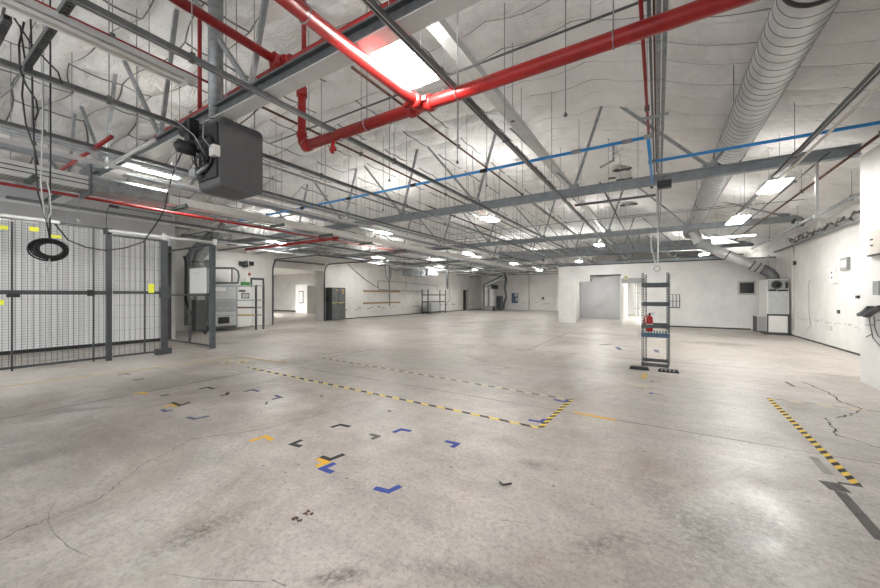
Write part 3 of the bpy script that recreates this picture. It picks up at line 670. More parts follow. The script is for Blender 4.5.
for k in range(4):
    a = k*math.pi/2+.4; u = Vector((math.cos(a), 0, math.sin(a))); w = Vector((-math.sin(a), 0, math.cos(a))); c = Vector((fx, hy0-.08, fz))
    fbld.add([c+u*.04-w*.03, c+u*.22-w*.10+Vector((0, .03, 0)), c+u*.23+w*.06-Vector((0, .03, 0)), c+u*.04+w*.03, ], [(0, 1, 2, 3)])
fbld.build('fan_blade', 'darkgrey', ht)
MB().tube([(fx, hy0-.10, fz), (fx, hy0-.17, fz), (fx, hy0-.175, fz), (fx, hy0-.36, fz), (fx, hy0-.37, fz), (fx, hy0-.40, fz)], [.03, .03, .085, .085, .05, .03], 16).build('motor', 'black', ht)
MB().tube([(hx0-.05, hy0-.08, hz1-.05), (hx0-.2, hy0-.08, hz1-.05)], .10, 14).tube([(hx0-.2, hy0-.08, hz1-.05), (hx0-.3, hy0-.08, hz1-.05)], .06, 12).box(hx0-.10, hy0-.14, hz1-.25, hx0+.05, hy0-.02, hz1+.06).build('inducer_blower', 'black', ht)
MB().box(hx1-.10, hy0-.09, hz0+.38, hx1+.015, hy0-.004, hz0+.52).build('gas_control_box', 'white', ht)
MB().tube([(hx1-.2, hy0-.05, hz0+.3), (hx1-.45, hy0-.09, hz0+.2), (hx1-.7, hy0-.05, hz0+.12)], .025, 8).box(hx0-.02, hy0-.12, hz0+.16, hx0+.16, hy0-.01, hz0+.28).build('gas_valve', 'galv', ht)
for l in ([(-5.1, hy0-.03, 3.95), (-5.0, hy0-.2, 3.85), (-5.02, hy0-.2, 3.6), (-5.08, hy0-.05, 3.5)], [(-5.6, hy0-.1, 3.8), (-5.35, hy0-.38, 3.85), (-5.15, hy0-.25, 3.65), (-5.2, hy0-.05, 3.4)],
          [(-5.5, hy0-.3, 3.5), (-5.55, hy0-.3, 3.2), (-5.3, hy0-.15, 3.15)]):
    MB().tube(l, .008, 6).build('wiring', 'grey', ht)
MB().tube([(-5.29, 2.55, hz1), (-5.29, 2.55, zroof(-5.29)-.02)], .09, 20).build('flue_pipe', 'galv', ht)
for X, Y in ((hx0+.05, hy0+.1), (hx0+.05, hy1-.1), (hx1-.05, hy0+.1), (hx1-.05, hy1-.1)): MB().tube([(X, Y, hz1-.01), (X, Y, zroof(X)-.02)], .006, 6).build('hanger_rod', 'galv', ht)
tag(MB().tube([(-5.05, 2.75, 3.99), (-4.75, 2.72, 4.0), (-4.45, 2.75, 4.12), (-4.2, 2.72, 4.35), (-4.12, 2.7, 4.42)], .008, 6).build('power_cable', 'rust'), 'thin brown cable looping from heater top to the red coupling', 'cable')

# ------------------------------------------------------------------ long white trunking at left
tk = thing('overhead_trunking', 'long overhead trunking at left, ribbed then grey metal then white', 'trunking', (-8.5, 2, 3.5))
def trunk(y0, y1, m, name, x0=-8.68, x1=-8.32, z0=3.40, z1=3.56, rr=False):
    if rr:
        prof = [(x0, z0)]+[(x1-.07+.07*math.sin(math.radians(a)), z0+.09-.09*math.cos(math.radians(a))) for a in (0, 30, 60, 90)]+[(x1, z1-.06), (x1-.08, z1), (x0, z1)]
        mb = MB(); n = len(prof)
        mb.add([(p[0], y0, p[1]) for p in prof]+[(p[0], y1, p[1]) for p in prof], [tuple(range(n)), tuple(range(n, 2*n))[::-1]]+[(i, n+i, n+(i+1) % n, (i+1) % n) for i in range(n)])
        return mb.build(name, m, tk)
    return MB().box(x0, y0, z0, x1, y1, z1).build(name, m, tk)
YG, YW = 1.95, 3.05
trunk(-2, YG, 'foil', 'ribbed_section', -8.66, -8.20, 3.36, 3.58)
for k in range(4): MB().box(-8.655+.10*k+.05, -2, 3.352, -8.655+.10*k+.062, YG, 3.36).build('slot', 'darkgrey', tk)
for k in range(2): MB().box(-8.20, -2, 3.43+.07*k, -8.194, YG, 3.445+.07*k).build('slot', 'darkgrey', tk)
trunk(YG+.01, YW, 'galv', 'metal_section', -8.68, -8.10, 3.36, 3.62, True)
MB().box(-8.70, YG-.02, 3.27, -8.12, YG+.01, 3.78).build('end_frame', 'strut', tk)
trunk(YW+.01, 26, 'foil', 'white_section', -8.64, -8.38, 3.43, 3.58)
for Y in (-.5, 4.5, 8, 12, 16.5, 21, 25): MB().tube([(-8.4, Y, 3.5), (-8.4, Y, zroof(-8.4)-.02)], .007, 6).build('hanger_rod', 'galv', tk)
yrun('gas_pipe', 'thin yellow gas pipe running above the white trunking', 'pipe', -8.9, 3.68, 2.6, 13, .02, 'pipeyellow', [6, 10])
yrun('cable_tray', 'grey cable tray above the trunking at the far upper left', 'tray', -9.48, 4.12, -1.5, 20, 0, 'steel_paint', [1, 5, 9.4], sq=(.22, .10))
yrun('cable_tray', 'second grey tray behind the upper left trunking', 'tray', -9.8, 3.8, -1.5, 30, 0, 'steel_paint', [1.3, 5.4, 10], sq=(.14, .10))
# hook bars
hk = None
for i, (px, py) in enumerate(((31.5, 181), (179.5, 208.5), (276, 226.5), (325, 236), (365, 244), (399, 251))):
    X = -8.26; p = pX(px, py, X); lab = ['nearest dark green hook bar, hanging at the far left by the cords', 'second hook bar, above the cage gate', 'third hook bar along the white trunking', 'fourth hook bar along the white trunking', 'fifth hook bar along the white trunking', 'farthest hook bar along the white trunking'][i]
    t = thing('hook_bar', lab, 'bracket', (X, p.y, p.z), 'hook bars under the trunking')
    MB().box(X-.22, p.y-.05, p.z-.015, X+.32, p.y+.03, p.z+.02).build('bar', 'hookgreen', t)
    k_ = MB()
    for q in range(6): k_.tube([(X-.2+.1*q, p.y-.01, p.z+.02), (X-.2+.1*q, p.y-.01, p.z+.055)], .022, 8)
    k_.build('peg_row', 'hookgreen', t)
    MB().tube([(X, p.y, p.z+.02), (X, p.y, zroof(X)-.02)], .005, 6).build('hanger_rod', 'galv', t)

# ------------------------------------------------------------------ lights
def fixture(label, X, Y, z, w=.36, l=.72, up=1.0):
    t = thing('panel_light', label, 'ceiling light', (X, Y, z), 'lit panel lights')
    MB().box(X-w/2-.02, Y-l/2-.04, z+.012, X+w/2+.02, Y+l/2+.04, z+.06).box(X-.06, Y-.12, z+.06, X+.06, Y+.12, z+.10).build('housing', 'white_steel', t)
    MB().box(X-w/2+.03, Y-(l/2-.03)*up, z+.0605, X-.07, Y+(l/2-.03)*up, z+.066).box(X+.07, Y-(l/2-.03)*up, z+.0605, X+w/2-.03, Y+(l/2-.03)*up, z+.066).build('added_fill_plate', 'roof_fill_glow', t)  # added glowing plates that fill the roof with light
    MB().box(X-w/2, Y-l/2, z, X+w/2, Y+l/2, z+.012).build('diffuser', 'light', t)
    for s in (-1, 1): MB().tube([(X, Y+s*l*.4, z+.06), (X, Y+s*l*.4, zroof(X)-.02)], .004, 6).build('suspension_wire', 'galv', t)
    return t
f0 = fixture('big lit panel light at the top, beside the red branch pipe', -2.29, 3.0, 3.99, .36, .70, .45)
fixture('lit panel light at the left above the cage gate', -8.65, 3.02, 4.0, .36, .70, .3)
spots = [(-4.57, 10.4, 'lit panel light below the second truss at picture centre'), (-9.0, 10.4, 'lit panel light right of the hanging heater, farther back'), (-14.8, 9.7, 'glowing light over the machine area by the red pipe'),
         (-15.2, 17, 'small lit panel above the left wall with wooden rails'), (-9.4, 18.3, 'lit panel in the middle distance above the shelf rack'), (-9.3, 25.6, 'small lit panel far back left of centre'),
         (-2.4, 18.4, 'lit panel just in front of the flat duct'), (-4.8, 26.5, 'lit panel behind the flat duct above the partition left end'), (-14.4, 29.5, 'tiny lit panel at the far back left corner'),
         (-15.6, 25, 'tiny lit panel near the far left doorway'), (-9.6, 33.5, 'bright far light left of the partition room')]
for X, Y, lab in spots:
    if X == spots[0][0]: f1 = c = fixture(lab, X, Y, 3.99, .36, .70)
    else: c = copy_tree(f1); c.location = (X, Y, 3.99); c['label'] = lab
fixture('lit panel light under the right strut, nearer one', 2.10, 10.15, 3.88, .36, 1.0, .15)
fixture('lit panel light under the right strut, farther one', 2.08, 14.1, 3.88, .4, 1.3, .12)
fixture('small lit panel above the partition, left of the furnace duct', 2.2, 24.8, 3.9, .4, .9)
fixture('lit panel inside the partition corridor', .2, 27.5, 3.0, .8, 1.6)
fixture('lit panel inside the partition alcove', -3.2, 24, 3.05, .3, .6)
for X, Y, lab in ((-28, 15, 'added fill light panel in the room beyond the shutter'), (-10, -1.5, 'added unseen fill panel behind the camera, far left')):  # fill panels added out of view to brighten annex and hall
    fixture(lab, X, Y, 3.5 if X == -28 else 4.0, 1.1 if X == -28 else .4, 1.8 if X == -28 else .7, .2)
tl = thing('tube_light', 'long lit tube light crossing near the furnace duct', 'ceiling light', (2.5, 18, 3.9))
MB().box(1.75, 17.95, 3.93, 3.25, 18.05, 3.97).build('housing', 'white_steel', tl); MB().tube([(1.8, 18, 3.905), (3.2, 18, 3.905)], .022, 10).build('tube', 'tubelight', tl)
for s in (2.0, 3.0): MB().tube([(s, 18, 3.97), (s, 18, zroof(s)-.02)], .005, 6).build('suspension_wire', 'galv', tl)
fs = thing('fluorescent_strip', 'long unlit white fluorescent strip with two tubes at upper left', 'ceiling light', (-4.45, .6, 3.9))
MB().box(-4.52, -.7, 3.93, -4.38, 1.92, 3.99).prism([(-4.46, -.7), (-4.44, -.7), (-4.44, 1.9), (-4.46, 1.9)], 3.9, 3.93).build('housing', 'white_steel', fs)
for dx in (-.045, .045): MB().tube([(-4.45+dx, -.6, 3.905), (-4.45+dx, 1.80, 3.905)], .018, 10).build('tube', 'tubeoff', fs)
MB().box(-4.52, 1.80, 3.88, -4.38, 1.83, 3.93).build('lamp_holder', 'white', fs)
for Y in (-.2, 1.5): MB().tube([(-4.45, Y, 3.99), (-4.45, Y, zroof(-4.45)-.02)], .005, 6).build('suspension_wire', 'galv', fs)
fs2 = thing('fluorescent_strip', 'narrow white strip fixture in front of the grey upper wall, far left', 'ceiling light', (-10.6, .6, 3.25))
MB().box(-10.66, -1, 3.05, -10.54, 2.05, 3.11).build('housing', 'white_steel', fs2)
for Y in (.2, 1.9): MB().tube([(-10.6, Y, 3.11), (-10.6, Y, 5.6)], .005, 6).build('suspension_wire', 'galv', fs2)

# ------------------------------------------------------------------ cage
XG = -11.2
cg = thing('mesh_cage', 'dark steel wire mesh cage front along the left', 'cage', (XG, 0, 0))
def mesh_panel_y(parent, X, y0, y1, z0, z1, name='wire_mesh', dv=.085, dh=.055):
    mb = MB(); y = y0
    while y <= y1: mb.box(X-.0035, y-.0035, z0, X+.0035, y+.0035, z1); y += dv
    z = z0
    while z <= z1: mb.box(X-.002, y0, z-.0018, X+.002, y1, z+.0018); z += dh
    return mb.build(name, 'darkgrey', parent)
mesh_panel_y(cg, XG-.02, -1.6, 2.95, .10, 3.13)
MB().box(XG-.03, -1.6, .06, XG+.02, 2.98, .11).build('bottom_rail', 'darkgrey', cg); MB().box(XG-.03, -1.6, 3.12, XG+.02, 2.98, 3.17).build('top_rail', 'darkgrey', cg)
MB().box(XG-.01, -1.6, 1.58, XG+.04, 2.98, 1.67).build('middle_rail', 'darkgrey', cg)
for Y in (-.6, 1.5, 2.72): MB().box(XG-.025, Y-.014, .02, XG+.02, Y+.014, 3.15).build('upright', 'darkgrey', cg)
MB().box(XG-.05, 2.94, 0, XG+.04, 3.04, 3.17).build('post', 'darkgrey', cg)
MB().box(XG+.04, 2.60, 1.55, XG+.08, 2.72, 1.69).build('latch', 'black', cg)
MB().box(XG+.04, 1.42, 1.52, XG+.08, 1.60, 1.60).build('latch', 'black', cg)
dg = thing('sliding_cage_gate', 'sliding mesh gate under the white track, with yellow tag', 'gate', (XG+.09, 3.1, 0))
mesh_panel_y(dg, XG+.09, 3.06, 4.06, .12, 3.0, dv=.10, dh=.3)
MB().box(XG+.07, 3.04, .08, XG+.11, 4.10, .12).box(XG+.07, 3.04, 2.98, XG+.11, 4.10, 3.03).box(XG+.07, 3.04, 1.60, XG+.12, 4.05, 1.67).box(XG+.07, 3.64, .1, XG+.11, 3.67, 3).build('gate_frame', 'darkgrey', dg)
MB().box(XG+.05, 4.00, .1, XG+.13, 4.14, 3.02).build('gate_stile', 'darkgrey', dg)
MB().box(XG+.05, 3.98, 1.50, XG+.16, 4.20, 1.78).build('lock_box', 'darkgrey', dg)
MB().box(XG+.12, 3.72, 1.63, XG+.135, 3.84, 1.86).build('yellow_tag', 'neon', dg)
MB().box(XG+.05, 3.86, .02, XG+.16, 4.22, .17).build('foot_guard', 'darkgrey', dg)
rl = thing('gate_track', 'white tubular sliding gate track above the mesh gate', 'track', (XG+.09, 3, 3.1))
MB().tube([(XG+.09, 2.92, 3.1), (XG+.09, 5.36, 3.12)], .04, 12).build('track_tube', 'white_steel', rl)
MB().box(XG+.04, 2.88, 3.02, XG+.14, 2.94, 3.16).build('end_cap', 'black', rl); MB().box(XG+.03, 5.28, 3.05, XG+.15, 5.36, 3.22).build('end_bracket', 'white', rl)
MB().box(XG+.06, 4.02, 3.02, XG+.12, 4.12, 3.2).build('trolley', 'white', rl)
cs = thing('cage_side', 'dark mesh side panel of the cage, running back to the wall with tall post', 'cage', (XG, 5.3, 0))
MB().box(XG-.06, 5.24, 0, XG+.06, 5.36, 3.16).build('post', 'rackgrey', cs)
MB().box(XC+.08, 5.38, 0, XC+.22, 5.48, 3.28).build('post', 'black', cs)
for z_, n_ in ((.04, 'bottom_rail'), (3.05, 'top_rail'), (1.56, 'middle_rail')): MB().box(XC+.2, 5.30, z_, XG, 5.34, z_+.05).build(n_, 'darkgrey', cs)
MB().box(-12.7, 5.30, .05, -12.66, 5.34, 3.08).build('upright', 'darkgrey', cs)
mb = MB(); x = XC+.25
while x < XG: mb.box(x-.0008, 5.318, .1, x+.0008, 5.322, 3.05); x += .12
mb.build('wire_mesh', 'darkgrey', cs)
wbd = thing('whiteboard', 'small whiteboard hanging on the cage side panel', 'whiteboard', (-12, 5.26, 1.64))
xw0, xw1 = pY(191, 280, 5.28).x, pY(208, 280, 5.28).x
MB().box(xw0, 5.25, 1.64, xw1, 5.29, 2.40).build('board', 'white', wbd)
MB().box(xw0-.02, 5.24, 1.61, xw1+.02, 5.30, 1.64).box(xw0-.02, 5.24, 2.40, xw1+.02, 5.30, 2.42).box(xw0-.02, 5.24, 1.61, xw0, 5.30, 2.42).box(xw1, 5.24, 1.61, xw1+.02, 5.30, 2.42).build('frame', 'grey', wbd)
sc_ = MB()
for k in range(5): sc_.bar((xw0+.15+.1*k, 5.247, 2.25-.04*(k % 2)), (xw0+.23+.1*k, 5.247, 2.27-.03*(k % 2)), .002, .006)
sc_.build('scribble', 'greytape', wbd)
# yellow notices on the cage
for i, (x0, y0, x1, y1) in enumerate(((0, 225, 8, 230), (32, 226.5, 39, 232), (54, 234.5, 61.5, 238.5), (0, 300, 4, 305))):
    a, b_ = pX(x0-3, y0, XG+.02), pX(x1, y1, XG+.02)
    t = tag(MB().box(XG+.02, a.y, b_.z, XG+.03, b_.y, a.z).build('yellow_notice', 'neon'), ['yellow notice at the far left top of the cage mesh', 'yellow notice on the cage mesh left of the cable coil', 'yellow notice partly behind the cable coil', 'yellow notice on the cage just below the middle rail, left edge'][i], 'notice', 'yellow notices on the cage')
for i, (x0, y0) in enumerate(((5, 220), (29, 222))):
    a = pX(x0, y0, XG+.03); tag(MB().box(XG+.02, a.y-.1, a.z-.012, XG+.05, a.y+.12, a.z+.015).build('paper_strip', 'white'), ['white paper strip at the cage top, left edge', 'white paper strip on the cage top near the second yellow notice'][i], 'paper strip')
ck = thing('gate_closer_rail', 'thin dark rail with hanging cord above the gate track', 'rail', (XG+.3, 3.2, 3.5))
MB().tube([pX(110, 206, -10.9), pX(172, 216.5, -10.9)], .016, 8).build('rod', 'strut', ck)
q = pX(110, 206, -10.9); MB().box(q.x-.03, q.y-.02, q.z-.03, q.x+.03, q.y+.16, q.z+.03).build('grip', 'black', ck)
MB().tube([q, q+Vector((0, -.05, -.1)), q+Vector((0, -.07, -.45)), q+Vector((0, -.02, -.75))], .008, 6).build('cord', 'black', ck)

# cable coil and hanging cords
cc = pX(50, 249, -6.6)
co = thing('cable_coil', 'black cable coiled in a ring, hanging at the left in front of the cage', 'cable', tuple(cc))
mb = MB()
fwd = Vector((cc.x, cc.y, 0)).normalized()
for k in range(13):
    R = .122+random.uniform(-.035, .03); ax = (fwd+Vector((random.uniform(-.15, .15), random.uniform(-.15, .15), random.uniform(-.22, .15)))).normalized()
    u = ax.cross(Vector((0, 0, 1))).normalized(); w = u.cross(ax); c = cc+Vector((random.uniform(-.02, .02), random.uniform(-.02, .02), random.uniform(-.02, .01)))
    mb.tube([c+u*R*1.18*math.cos(2*math.pi*i/28)+w*R*.95*math.sin(2*math.pi*i/28) for i in range(29)], .010, 6, False)
mb.build('coil', 'black', co)
MB().tube([cc+Vector((0, 0, .11)), cc+Vector((-.01, 0, .5)), cc+Vector((.03, 0, 1.1)), (cc.x, cc.y, zroof(cc.x))], .009, 6).build('lead', 'black', co)
MB().tube([cc+Vector((0, 0, -.11)), cc+Vector((.03, -.02, -.2)), cc+Vector((-.02, -.03, -.3))], .006, 6).build('white_tie', 'cord', co)
MB().tube([cc+Vector((0, 0, .11)), cc+Vector((-.05, -.02, .35)), cc+Vector((-.12, -.08, .7)), cc+Vector((-.1, -.12, 1.3)), (cc.x-.2, cc.y-.15, zroof(cc.x)-.05)], .009, 6).build('lead', 'black', co)
wc = [pX(x, y, -6.55) for x, y in ((42, 0), (43, 30), (41, 60), (43, 110), (42, 150), (41, 185), (44, 212), (47, 222), (51, 212), (50, 195), (47, 180), (49, 178))]
tag(MB().tube(wc, .007, 6).build('looped_cable', 'cord'), 'white cord looping down beside the cable coil', 'cord')
for i, (l, X, lab) in enumerate((([(20, 25), (25, 60), (22, 95), (26, 125), (35, 150), (38, 165)], -5.9, 'black cord dangling from the slotted strut at upper left'),
        ([(24, 22), (19, 45), (20, 70), (26, 85), (36, 100), (38, 112), (35, 120)], -5.2, 'black looped cord hanging at upper left, nearer the corner'),
        ([(14, 18), (30, 42), (46, 60), (58, 72), (62, 84)], -5.4, 'thin black cord crossing to the strut at upper left'), ([(0, 98), (12, 88), (20, 75), (30, 55), (44, 35), (50, 28)], -5.7, 'grey cable rising to the slotted strut at left edge'))):
    tag(MB().tube([pX(x, y, X) for x, y in l], .008, 6).build('dangling_wire', 'black' if i < 3 else 'grey'), lab, 'cord')
sw = [pX(x, y, -7.2) for x, y in ((55, 224), (68, 240), (85, 247), (105, 250.5), (125, 248), (143, 242), (152, 230), (160, 218), (165, 208), (168, 190), (176, 165), (184, 148))]
tag(MB().tube(sw, .010, 6).build('swagged_cable', 'black'), 'thin black cable swagging from the coil up to the heater', 'cable')
pc = thing('pull_cord', 'thin pull cord with white toggle hanging before the grey wall', 'cord', tuple(pX(79, 196, -8.6)))
MB().tube([pX(79.5, 190, -8.6), pX(78.5, 219, -8.6)], .005, 6).build('string', 'grey', pc); MB().tube([pX(77.5, 219, -8.6), pX(79.5, 222.5, -8.6)], .016, 8).build('toggle', 'white', pc)

# ------------------------------------------------------------------ freestanding rack
rk = thing('display_rack', 'narrow dark freestanding boltless rack standing alone on the floor', 'rack', (-.07, 8.9, 0))
RX0, RX1, RY0, RY1, RZ = -.30, .185, 8.58, 9.2, 2.03
def post(x, y, sx):
    mb = MB(); w = .042
    mb.box(x, y, .03, x+sx*.012, y+.004, RZ); mb.box(x+sx*.029, y, .03, x+sx*w, y+.004, RZ)
    z = .03
    while z < RZ: mb.box(x+sx*.012, y, z, x+sx*.029, y+.004, z+.022); z += .055
    mb.box(x, y, .03, x+sx*.004, y+.036, RZ)
    return mb.build('post', 'rackgrey', rk)
post(RX0, RY0, 1); post(RX1, RY0, -1); post(RX0+.04, RY1, 1); post(RX1+.035, RY1, -1)
def beam(z, h, m='rackgrey', y=None):
    for yy in ((RY0-.012, RY1+.006) if y is None else (y,)): MB().box(RX0+.005, yy, z, RX1-.005, yy+.014, z+h).build('beam', m, rk)
    for xx in (RX0, RX1): MB().box(xx-.006, RY0, z+.01, xx+.006, RY1, z+h-.01).build('side_beam', m, rk)
for z, h in ((1.74, .085), (1.34, .075), (.88, .07), (.08, .07)): beam(z, h)
beam(.69, .085, 'rackblue')
mb = MB(); x = RX0+.03
while x < RX1-.02: mb.box(x, RY0, .765, x+.03, RY1, .777); x += .052
mb.build('slatted_shelf', 'ltgrey', rk)
for x0_ in (RX0-.22, RX1-.19):
    f = MB().box(x0_, RY0-.10, 0, x0_+.36, RY0+.05, .03).prism([(x0_+.02, RY0-.09), (x0_+.34, RY0-.09), (x0_+.34, RY0+.04), (x0_+.02, RY0+.04)], .03, .055); fo = f.build('foot', 'black', rk)
    if x0_ > -.2:
        g = MB()
        for k in range(4): g.box(x0_+.05+.07*k, RY0-.103, .032, x0_+.08+.07*k, RY0-.088, .052)
        g.build('foot_marking', 'ltgrey', fo)
wk = thing('wire_basket', 'small wire basket hooked on the right side of the rack', 'basket', (.2, 8.6, 1.33))
bx0, bx1, by0, by1, bz0, bz1 = .20, .37, 8.58, 8.74, 1.31, 1.58
mb = MB()
for y in (by0, by1):
    mb.tube([(bx0, y, bz0), (bx1, y, bz0), (bx1, y, bz1), (bx0, y, bz1), (bx0, y, bz0)], .006, 6)
    for t_ in (.33, .66): mb.tube([(bx0+(bx1-bx0)*t_, y, bz0), (bx0+(bx1-bx0)*t_, y, bz1)], .005, 6)
    mb.tube([(bx0, y, (bz0+bz1)/2), (bx1, y, (bz0+bz1)/2)], .005, 6)
for x, z in ((bx0, bz0), (bx1, bz0), (bx0, bz1), (bx1, bz1)): mb.tube([(x, by0, z), (x, by1, z)], .006, 6)
mb.build('wire_frame', 'rackgrey', wk); MB().box(bx0, by0, bz0-.004, bx1, by1, bz0+.012).build('tray', 'rackgrey', wk)
fe = thing('fire_extinguisher', 'red fire extinguisher standing on the rack shelf', 'fire extinguisher', (-.19, 8.95, .777))
c = (-.16, 8.95, .778)
MB().lathe(c, [(.055, 0), (.062, .01), (.062, .27), (.055, .31), (.035, .335), (.02, .345)], 22).build('cylinder', 'extred', fe)
MB().lathe((c[0], c[1], c[2]+.345), [(.018, 0), (.018, .03), (.024, .03), (.024, .05)], 12).build('valve', 'black', fe)
MB().bar((c[0]-.02, c[1], c[2]+.395), (c[0]+.10, c[1], c[2]+.41), .02, .008).bar((c[0]-.02, c[1], c[2]+.38), (c[0]+.09, c[1], c[2]+.365), .02, .008).build('handle', 'black', fe)
MB().tube([(c[0]-.02, c[1]-.02, c[2]+.36), (c[0]-.09, c[1]-.03, c[2]+.33), (c[0]-.10, c[1]-.04, c[2]+.2), (c[0]-.07, c[1]-.06, c[2]+.1)], .011, 8).build('hose', 'extred', fe)
MB().lathe((c[0], c[1], c[2]+.12), [(.0628, 0), (.0628, .045)], 22).build('label_band', 'white', fe)

# ------------------------------------------------------------------ furnace cabinet by the right wall
fc = thing('furnace_cabinet', 'grey furnace cabinet with a round blower opening in the right corner', 'furnace', (4.1, 19.4, 0))
gx0, gx1, gy0, gy1 = 3.72, 4.38, 19.0, 20.3
MB().box(gx0, gy0, .10, gx1, gy1, 2.22).build('cabinet', 'white', fc)
MB().box(gx0-.01, gy0-.04, 0, gx1+.01, gy0+.04, .10).box(gx0-.01, gy0, 0, gx0+.06, gy1, .1).box(gx1-.06, gy0, 0, gx1, gy1, .1).build('base_frame', 'darkgrey', fc)
MB().box(gx0+.04, gy0-.02, .84, gx1-.03, gy0, 1.72).build('front_panel', 'ltgrey', fc)
MB().box(gx0+.05, gy0-.02, .15, gx1-.05, gy0, .76).build('lower_panel', 'white', fc)
MB().box(gx0, gy0-.03, .76, gx1, gy0, .83).box(gx0, gy0-.03, .05, gx0+.045, gy0, .8).box(gx1-.045, gy0-.03, .05, gx1, gy0, .8).build('frame', 'darkgrey', fc)
MB().box(gx0+.02, gy0-.012, 1.73, gx1-.02, gy0, 2.20).build('blower_recess', 'grey', fc)
MB().torus(((gx0+gx1)/2-.04, gy0-.03, 2.0), (0, 1, 0), .14, .03, 26, 8).build('blower_ring', 'darkgrey', fc)
MB().tube([((gx0+gx1)/2-.04, gy0-.01, 2.0), ((gx0+gx1)/2-.04, gy0-.03, 2.0)], .115, 20).build('blower_opening', 'black', fc)
MB().box(gx0+.05, gy0-.04, 1.74, gx0+.28, gy0-.01, 1.82).box(gx0+.32, gy0-.05, 1.73, gx1-.05, gy0-.01, 1.8).box(gx1-.12, gy0-.04, 1.85, gx1-.04, gy0-.01, 2.1).build('control_block', 'black', fc)
MB().box(gx0-.30, gy0+.05, .12, gx0-.005, gy0+.10, .70).build('access_flap', 'grey', fc)
MB().box(gx0-.32, gy0+.03, .08, gx0-.30, gy0+.6, .72).build('side_flap', 'black', fc)
cn = thing('wall_conduit', 'tall white conduit on the right wall beside the furnace', 'conduit', (XR-.02, 18.85, 0))
MB().tube([(XR-.03, 18.7, .25), (XR-.03, 18.7, 3.5)], .028, 8).build('tube', 'offwhite', cn)
tag(MB().tube([(3.98, 20.1, 2.22), (3.98, 20.1, 3.3)], .03, 10).build('vent_pipe', 'offwhite'), 'thin pale vent pipe rising behind the furnace', 'pipe')
def wallbox(name, label, cat, x0, y0, x1, y1, X, d, m, extra=None):
    a, b_ = pX(x0, y0, X), pX(x1, y1, X)
    t = thing(name, label, cat, (X-d/2, (a.y+b_.y)/2, (a.z+b_.z)/2))
    zt = pX((x0+x1)/2, y0, X).z; zb = pX((x0+x1)/2, y1, X).z
    MB().box(X-d, b_.y, zb, X, a.y, zt).build('body', m, t)
    return t, (min(a.y, b_.y), max(a.y, b_.y), zb, zt)
t, (ya, yb, za, zb_) = wallbox('electrical_panel', 'white switch panel on the right wall', 'electrical panel', 831.5, 268.5, 838, 283.5, XR, .06, 'white')
MB().box(XR-.07, (ya+yb)/2-.03, za+.15, XR-.06, (ya+yb)/2+.03, za+.2).box(XR-.07, (ya+yb)/2-.03, za+.3, XR-.06, (ya+yb)/2+.03, za+.35).build('switch', 'darkgrey', t)
t, (ya, yb, za, zb_) = wallbox('electrical_panel', 'grey framed electrical box on the right wall, nearer the corner', 'electrical panel', 843.5, 257.5, 850.5, 270, XR, .07, 'grey')
MB().box(XR-.075, ya+.06, za+.08, XR-.07, yb-.06, zb_-.08).build('door', 'white', t); MB().box(XR-.08, ya+.12, (za+zb_)/2-.01, XR-.075, yb-.12, (za+zb_)/2+.01).build('vent', 'grey', t)
wallbox('alarm_box', 'tiny black box high on the right wall conduit', 'box', 794.3, 261, 796.3, 265, XR, .05, 'black')
wallbox('alarm_box', 'tiny black box on the right wall near the nearer white corner', 'box', 858, 295.5, 860, 298.5, XR, .05, 'black')
wallbox('wall_outlet', 'small dark outlet low on the right wall', 'outlet', 838, 310, 840, 313.5, XR, .03, 'darkgrey')
wallbox('wall_outlet', 'white outlet box in the damaged strip of the right wall', 'outlet', 828, 326, 832, 330, XR, .04, 'offwhite')
wr = thing('wall_wire', 'thin wire hanging down the right wall', 'wire', tuple(pX(809, 300, XR)))
MB().tube([pX(x, y, XR-.012) for x, y in ((810, 280), (808.5, 285), (809, 295), (808.7, 306), (809.5, 318), (811, 325), (806, 331))], .007, 6).build('wire', 'grey', wr)
mb = MB()
for i in range(16):
    y = 13.3+i*.33; zz = .72+random.uniform(-.05, .05); mb.box(XR-.004, y, zz, XR, y+random.uniform(.05, .28), zz+random.uniform(.02, .06))
struct('trim_5', mb, 'reveal')
# near right wall items
bp_, (ya, yb, za, zb_) = wallbox('control_plate', 'beige control plate with two dark buttons on the near right wall', 'control plate', 871, 229, 890, 254, XN, .03, 'offwhite')
MB().box(XN-.05, ya, za-.015, XN, yb, za+.01).build('ledge', 'black', bp_)
for px, py in ((874.5, 239.5), (874.5, 245.3)):
    q = pX(px, py, XN); MB().box(XN-.045, q.y-.03, q.z-.012, XN-.03, q.y+.03, q.z+.012).build('button', 'darkgrey', bp_)
wallbox('switch_box', 'small grey box at the right picture edge on the near wall', 'box', 878, 281, 884, 295, XN, .06, 'grey')
ho = thing('cable_hanger', 'dark curved cable hanger on the near right wall with dangling cords', 'hanger', tuple(pX(872, 312, XN)))
def arcband(x0, y0, x1, y1, x2, y2):
    P0, P1, P2 = pX(x0, y0, XN-.01), pX(x1, y1, XN-.01), pX(x2, y2, XN-.01)
    pts = []
    for i in range(7):
        t = i/6; q = P0*(1-t)**2+P1*2*t*(1-t)+P2*t*t; pts.append(q)
    mb = MB(); vs = []
    for q in pts: vs += [q, q+Vector((-.08, 0, -.02))]
    mb.add(vs, [(2*i, 2*i+1, 2*i+3, 2*i+2) for i in range(6)]+[(2*i+2, 2*i+3, 2*i+1, 2*i) for i in range(6)])
    mb2 = MB()
    for i in range(6): mb2.bar(pts[i]+Vector((-.045, 0, 0)), pts[i+1]+Vector((-.045, 0, 0)), .09, .05)
    return mb2
arcband(864, 315, 868, 314, 875, 307.5).build('curved_strap', 'darkgrey', ho); arcband(870, 316, 876, 311, 886, 307).build('curved_strap', 'darkgrey', ho)
